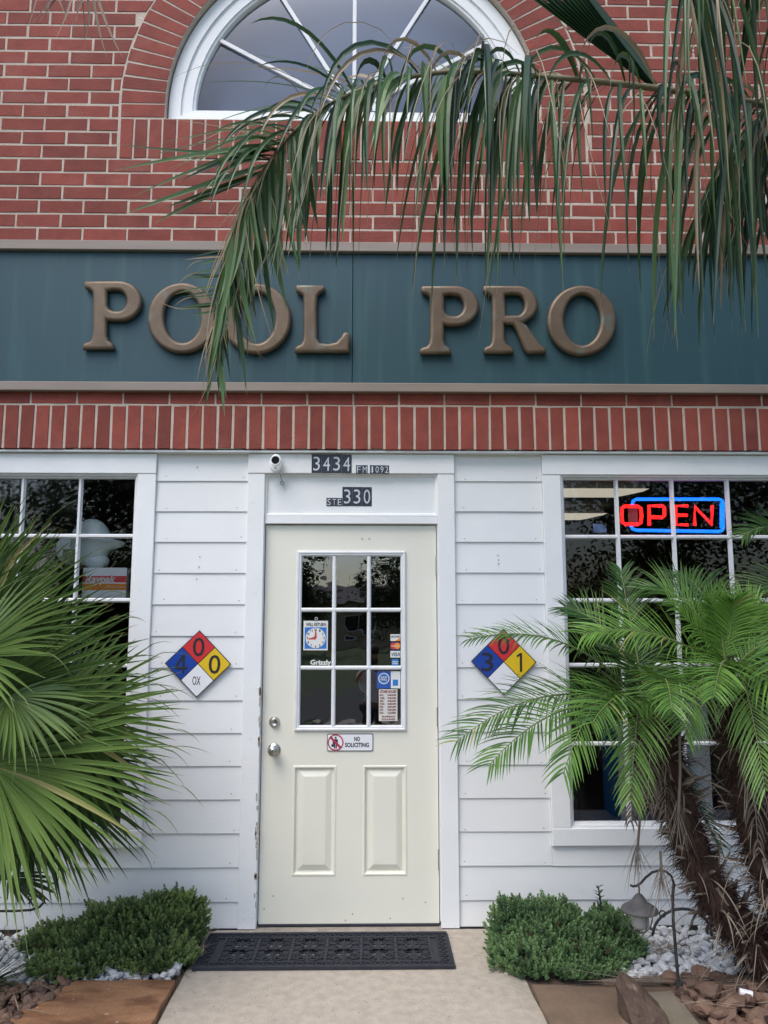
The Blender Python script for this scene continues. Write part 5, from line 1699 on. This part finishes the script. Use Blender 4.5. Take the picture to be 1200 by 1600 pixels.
def queen(pts, zones, label=None):
    n = len(pts) - 1
    mb = MB(); mb.t = []
    for (f0, f1, count, lf, w, dirs, bend, tone, dry) in zones:
        for i in range(count):
            f = f0 + (f1 - f0) * (i + rr.random()) / count
            t = f * n; k_ = min(int(t), n - 1); p = pts[k_].lerp(pts[k_ + 1], t - k_); tg = (pts[k_ + 1] - pts[k_]).normalized()
            ji = .12 if bend < .8 else .3
            d0 = V(rr.choice(dirs)) + V((rr.uniform(-ji, ji), rr.uniform(-ji, ji), rr.uniform(-ji, ji)))
            d = d0 + tg * (.35 if bend > 1 else .12)
            mb.ribbon(p, d, lf * rr.uniform(.6, 1.12), w * rr.uniform(.7, 1.2), 9, bend * rr.uniform(.6, 1.5), up=V((rr.uniform(-.4, .4), -1, .3)), fold=.18,
                      tint=(max(0, min(1, tone + rr.uniform(-.35, .4))), 1.0 if rr.random() < dry else 0.0), curl=rr.uniform(-.35, .35), prof=lambda t: min(1, .4 + 3 * t) * (1 - t ** 2.6) + .015)
            if rr.random() < .22:   # split dry thread along the edge
                mb.ribbon(p + d * .1, d + V((rr.uniform(-.3, .3), rr.uniform(-.2, .2), rr.uniform(-.2, .3))), lf * rr.uniform(.5, 1.15), .005, 8, bend * 1.2, up=V((0, -1, .3)), tint=(.6, .9), curl=rr.uniform(-1.2, 1.2))
    o = mb.build('frond', 'queen_leaf', qp, label=label)
    m2 = MB(); m2.tube(pts, [max(.003, .019 * (1 - .9 * (i / n) ** .8)) for i in range(n + 1)], 8); m2.build('leaf_stalk', 'stem_tan', o, smooth=True)
    return o


p1 = bez([QC, W(1320, 212, -1.22), W(1200, 166, -1.25), W(1010, 136, -1.30), W(850, 120, -1.32), (W(700, 112, -1.32)), W(560, 142, -1.28), W(470, 196, -1.22), W(410, 268, -1.17), W(368, 345, -1.12), W(345, 430, -1.08), W(338, 500, -1.06)], 66)
HANG = [(0, -1, -.15), (0, 1, -.2), (-.2, -.7, -.7), (-.2, .7, -.7), (.1, -.3, -1)]
queen(p1, [
    (.04, .265, 92, 1.06, .024, HANG, 4.2, .24, .03),
    (.275, .355, 16, .80, .022, HANG, 4.0, .28, .04),
    (.355, .44, 46, .98, .024, HANG, 4.0, .26, .03),
    (.44, .56, 24, .74, .022, HANG, 3.8, .34, .03),
    (.36, .56, 12, .74, .034, HANG, 4.2, .95, .0),
    (.54, .62, 12, .70, .026, HANG, 3.2, .4, .1),
    (.30, .60, 26, .85, .006, HANG, 3.6, .6, 1.0),
    (.10, .56, 46, .66, .022, [(-.5, -.7, .9), (-.5, .6, .9)], 3.2, .45, .14),
    (.54, .72, 22, .50, .022, [(-.4, -.6, .1), (.1, -.5, -.8)], 1.9, .45, .12),
    (.52, .70, 12, .62, .010, [(-1.0, -.2, .35), (-1.0, .1, .1)], .55, .62, .3),
    (.66, .74, 7, .66, .030, [(-1.0, -.1, -.10), (-1, 0, -.32)], .14, .42, .0),
    (.60, .88, 44, .60, .031, [(.10, -.15, -1.0), (.16, .1, -1)], .5, .56, .03),
    (.84, 1.0, 34, .42, .024, [(.10, -.1, -1), (-.02, .1, -1)], .5, .50, .08),
    (.86, .98, 12, .17, .013, [(-1, 0, .0)], .15, .35, .1),
    (.68, 1.0, 34, .30, .006, [(-.3, -.2, -.8), (.4, -.2, -.6)], 1.2, .6, 1.0),
])
p2 = bez([QC, W(1330, -40, -1.55), W(1220, -70, -1.6), W(1120, -70, -1.62), W(1030, -50, -1.62), W(960, 0, -1.6)], 40)
queen(p2, [(.20, .74, 58, .92, .022, [(.4, -.6, -.5), (.5, .6, -.5), (.5, 0, -1)], 2.0, .25, .06), (.25, .72, 22, .8, .014, HANG, 2.8, .5, .2)])
p3 = bez([QC, W(1310, 120, -1.0), W(1240, 140, -.95), W(1170, 200, -.9), W(1120, 290, -.9)], 30)
queen(p3, [(.22, 1.0, 70, .74, .025, [(.1, -.6, -.6), (-.2, .6, -.6)], 2.2, .12, .05)])
# folded young leaf lying against the main frond
mb = MB(); mb.t = []
for k_ in range(12):
    a, b = W(1018 + k_ * 1.2, 134 + k_ * .6, -1.22), W(800 + k_ * 7, -40 - k_ * 3, -1.2)
    mb.ribbon(a, b - a, (b - a).length * rr.uniform(.9, 1.1), .05, 6, .15, up=V((.3, -1, .2)), tint=(rr.uniform(0, .15), 0), prof=lambda t: .35 + .65 * math.sin(PI * min(1, t * 1.2)))
mb.build('frond', 'queen_leaf', qp, label='dark folded young frond')
for (c_, e_) in (((4.3, -1.9, 5.6), (5.3, -2.6, 4.4)), ((4.2, -.7, 5.4), (5.2, -.4, 4.2)), ((3.2, -2.3, 5.6), (2.9, -3.2, 4.6)), ((3.8, -1.3, 6.0), (4.4, -1.2, 6.2)), ((2.6, -1.9, 6.1), (1.1, -1.8, 5.7)), ((2.8, -2.5, 6.0), (1.6, -3.0, 5.6)), ((3.0, -.9, 6.3), (1.8, -.6, 6.2))):  # last three fronds added out of view overhead to shade the right wall
    queen(qbez(QC, c_, e_, 30), [(.1, 1, 60, .8, .036, HANG, 2.6, .25, .05)])

# ---- second tall palm off the other side, a withered frond tip reaches into view
Q2 = V((-3.3, -1.2, 5.4))
q2 = thing('withered_palm', (Q2.x, Q2.y, 0), 'tall palm showing only a withered grey frond tip over the bricks', 'palm')
mb = MB(); mb.tube([V((Q2.x, Q2.y, -.1)), V((Q2.x, Q2.y, 2.5)), Q2], [.18, .15, .13], 14); mb.build('trunk', 'bark', q2, smooth=True)
qp_save = qp; qp = q2
pw = qbez(Q2, W(-80, -150, -1.1), W(150, -14, -1.05), 20)
mb = MB(); mb.t = []
for k_ in range(64):
    f = .25 + .75 * k_ / 63; t = f * 20; i = min(int(t), 19); p = pw[i].lerp(pw[i + 1], t - i)
    mb.ribbon(p, (rr.uniform(-.35, .35), rr.uniform(-.3, .3), -1), rr.uniform(.16, .36), rr.uniform(.006, .014), 6, .4, up=V((0, -1, 0)), tint=(rr.uniform(0, .9), 0), curl=rr.uniform(-.5, .5))
o = mb.build('frond', 'dry_leaf', q2); m2 = MB(); m2.tube(pw, .008, 6); m2.build('leaf_stalk', 'stem_tan', o)
for (c_, e_) in (((-4.0, -1.9, 6.6), (-4.9, -2.6, 5.4)), ((-4.0, -.8, 6.6), (-5.0, -.5, 5.4)), ((-3.4, -1.2, 7.2), (-3.8, -1.1, 7.4))):
    queen(qbez(Q2, c_, e_, 30), [(.1, 1, 60, .8, .036, HANG, 2.4, .25, .05)])
qp = qp_save

# ---- dry litter
mb = MB(); mb.t = []
def straw(cx, cy, n, sx, sy, l0, l1, z=.015, ang=0, spread=3.1):
    for _ in range(n):
        a = ang + rr.uniform(-spread, spread)
        mb.ribbon((rr.gauss(cx, sx), rr.gauss(cy, sy), z + rr.uniform(0, .02)), (math.cos(a), math.sin(a), rr.uniform(-.05, .08)), rr.uniform(l0, l1), rr.uniform(.003, .006), 4, .05, tint=(rr.random(), 0), curl=rr.uniform(-.3, .3))
p = G(1030, 1490); straw(p.x, p.y, 70, .07, .04, .05, .14, .02)
p = G(1110, 1545); straw(p.x, p.y, 60, .16, .015, .15, .4, .02, 3.05, .15)
p = G(1000, 1540); straw(p.x, p.y, 8, .1, .01, .15, .3, .016, -.15, .2)
p = G(1150, 1590); straw(p.x, p.y, 14, .14, .05, .08, .25, .06, .3, .8)
p = G(305, 1480); straw(p.x, p.y, 34, .025, .12, .05, .18, .008, 1.3, .5)
p = G(20, 1560); straw(p.x, p.y, 30, .12, .1, .08, .22, .03)
p = G(255, 1530); straw(p.x, p.y, 10, .1, .02, .05, .15, .012)
tag(mb.build('dry_straw', 'dry_leaf'), 'dry straw and fallen leaflets scattered over the beds', 'litter', kind='stuff')

# ================================================================== across the road, seen only in the glass
def far_tree(x, y, h, r, seed):
    rr = random.Random(seed)
    t = thing('street_tree', (x, y, -.06), 'leafy tree across the road, mirrored in the shop glass', 'tree', 'trees across the road')
    mb = MB(); mb.tube([V((x, y, -.2)), V((x + .2, y, h * .35)), V((x, y, h * .75))], [.22, .17, .06], 8)
    for k_ in range(6):
        a = k_ * 1.05; mb.tube([V((x + .1, y, h * (.32 + .05 * k_))), V((x + math.cos(a) * r * .6, y + math.sin(a) * r * .6, h * (.55 + .05 * k_)))], [.09, .03], 6)
    mb.build('trunk', 'bark', t)
    mb = MB(); mb.t = []
    cl_ = [V((rr.gauss(0, .42) * r, rr.gauss(0, .42) * r, h * .62 + rr.gauss(0, .17) * h)) for _ in range(40)]
    for c in cl_:
        tone = rr.uniform(0, 1)
        for _ in range(170):
            q = V((x, y, 0)) + c + V((rr.gauss(0, 1), rr.gauss(0, 1), rr.gauss(0, .8))) * r * .17
            d = V((rr.uniform(-1, 1), rr.uniform(-1, 1), rr.uniform(-1, .4))).normalized() * .105; s_ = d.orthogonal().normalized() * .05
            k_ = len(mb.v); mb.v.extend((q - d, q + s_, q + d, q - s_)); mb.t.extend([(min(1, max(0, tone + rr.uniform(-.2, .2))), 0, 0, 1)] * 4); mb.f.append((k_, k_ + 1, k_ + 2, k_ + 3)); mb.m.append(0)
    mb.build('crown', 'tree_leaf', t)


for i, (x, y, h, r) in enumerate([(-9, -22, 8.5, 3.6), (-14, -26, 9.5, 4.2), (-19, -24, 9, 4), (9.5, -23, 8.5, 3.6), (15, -25, 9.5, 4.2), (21, -24, 9, 4), (-4.2, -34, 5.0, 2.0), (4.6, -33, 5.2, 2.1), (1.6, -40, 5.6, 2.2), (-8, -36, 7, 3), (27, -27, 9, 4), (-26, -27, 9, 4)]):
    far_tree(x, y, h, r, 50 + i)
t = thing('house', (-1, -46, -.06), 'single-storey tan house across the road, mirrored in the door glass', 'house')
mb = MB(); mb.box(-9, 7, -52, -46, -.06, 2.7); mb.build('wall', 'house_wall', t)
mb = MB(); mb.add([(-9.6, -45.5, 2.7), (7.6, -45.5, 2.7), (7.6, -52.5, 2.7), (-9.6, -52.5, 2.7), (-7, -49, 4.3), (5, -49, 4.3)], [(0, 1, 5, 4), (1, 2, 5), (2, 3, 4, 5), (3, 0, 4), (3, 2, 1, 0)]); mb.build('roof', 'house_roof', t)
for x in (-6.5, -1.6, 3.5):
    mb = MB(); mb.box(x, x + 1.6, -46.0, -45.96, .9, 2.1); w_ = mb.build('window', 'lens_black', t)
    mb = MB(); frame_profile(mb, x - .1, x + 1.7, .8, 2.2, [(0, -46), (0, -45.9), (.1, -45.9), (.1, -46)]); mb.box(x + .77, x + .83, -45.96, -45.92, .9, 2.1); mb.build('frame', 'white_trim', w_)

# ---- the person taking the picture, mirrored faintly in the lowest door panes
def skinned(name, m, parent, pts, edges, levels=2):
    me = bpy.data.meshes.new(name); me.from_pydata([V(p[:3]) - V((wloc(parent)[0], wloc(parent)[1], 0)) - V((0, 0, wloc(parent)[2])) for p in pts], edges, [])
    ob = bpy.data.objects.new(name, me); col.objects.link(ob)
    ob.modifiers.new('skin', 'SKIN').use_smooth_shade = True
    sub = ob.modifiers.new('sub', 'SUBSURF'); sub.levels = sub.render_levels = levels
    for v, p in zip(me.skin_vertices[0].data, pts):
        v.radius = (p[3], p[4] if len(p) > 4 else p[3])
    me.skin_vertices[0].data[0].use_root = True
    dg = bpy.context.evaluated_depsgraph_get(); dg.update()
    out = bpy.data.meshes.new_from_object(ob.evaluated_get(dg)); out.name = name
    bpy.data.objects.remove(ob)
    out.materials.clear(); out.materials.append(MATS[m])
    o = bpy.data.objects.new(name, out); o.parent = parent; col.objects.link(o)
    return o


px, py = .02, -4.86
t = thing('person', (px, py, 0), 'person in a white shirt holding a phone up, mirrored in the lowest door panes', 'person')
KS = .80
q = lambda x, y, z, a, b=None: (px + x * KS, py + y * KS, (z - .12 * (z > 1)) * KS, a * KS, (b or a) * KS)
skinned('body', 'skin', t, [q(0, 0, .84, .13, .10), q(0, 0, 1.05, .12, .09), q(0, 0, 1.27, .13, .09), q(0, .01, 1.42, .055), q(0, .02, 1.50, .06), q(0, .03, 1.60, .088, .10), q(0, .02, 1.70, .06),
      q(-.19, 0, 1.35, .055), q(-.25, .16, 1.24, .042), q(-.10, .36, 1.42, .032), q(-.06, .40, 1.50, .025), q(.19, 0, 1.35, .055), q(.25, .16, 1.24, .042), q(.10, .36, 1.42, .032), q(.06, .40, 1.50, .025),
      q(-.09, 0, .78, .09), q(-.10, .01, .46, .06), q(-.10, -.02, .08, .04), q(-.10, .12, .035, .035), q(.09, 0, .78, .09), q(.10, .01, .46, .06), q(.10, -.02, .08, .04), q(.10, .12, .035, .035)],
      [(0, 1), (1, 2), (2, 3), (3, 4), (4, 5), (5, 6), (2, 7), (7, 8), (8, 9), (9, 10), (2, 11), (11, 12), (12, 13), (13, 14), (0, 15), (15, 16), (16, 17), (17, 18), (0, 19), (19, 20), (20, 21), (21, 22)])
skinned('shirt', 'shirt_white', t, [q(0, 0, .80, .165, .13), q(0, 0, 1.04, .155, .12), q(0, 0, 1.28, .155, .12), q(0, .01, 1.36, .09), q(-.19, 0, 1.345, .075), q(-.235, .10, 1.27, .068), q(.19, 0, 1.345, .075), q(.235, .10, 1.27, .068)],
      [(0, 1), (1, 2), (2, 3), (2, 4), (4, 5), (2, 6), (6, 7)])
skinned('shorts', 'shorts_navy', t, [q(0, 0, .86, .15, .12), q(-.095, 0, .74, .11), q(-.10, .01, .50, .095), q(.095, 0, .74, .11), q(.10, .01, .50, .095)], [(0, 1), (1, 2), (0, 3), (3, 4)])
mb = MB(); blob(mb, (px, py + .005, 1.235), (.080, .092, .08)); mb.build('hair', 'hair_dark', t, smooth=True)
mb = MB(); mb.box(px - .075, px + .075, py + .335, py + .345, 1.09, 1.15)
tag(mb.build('phone', 'lens_black', origin=(px, py + .34, 1.12)), 'dark phone held up by the person mirrored in the door glass', 'phone')
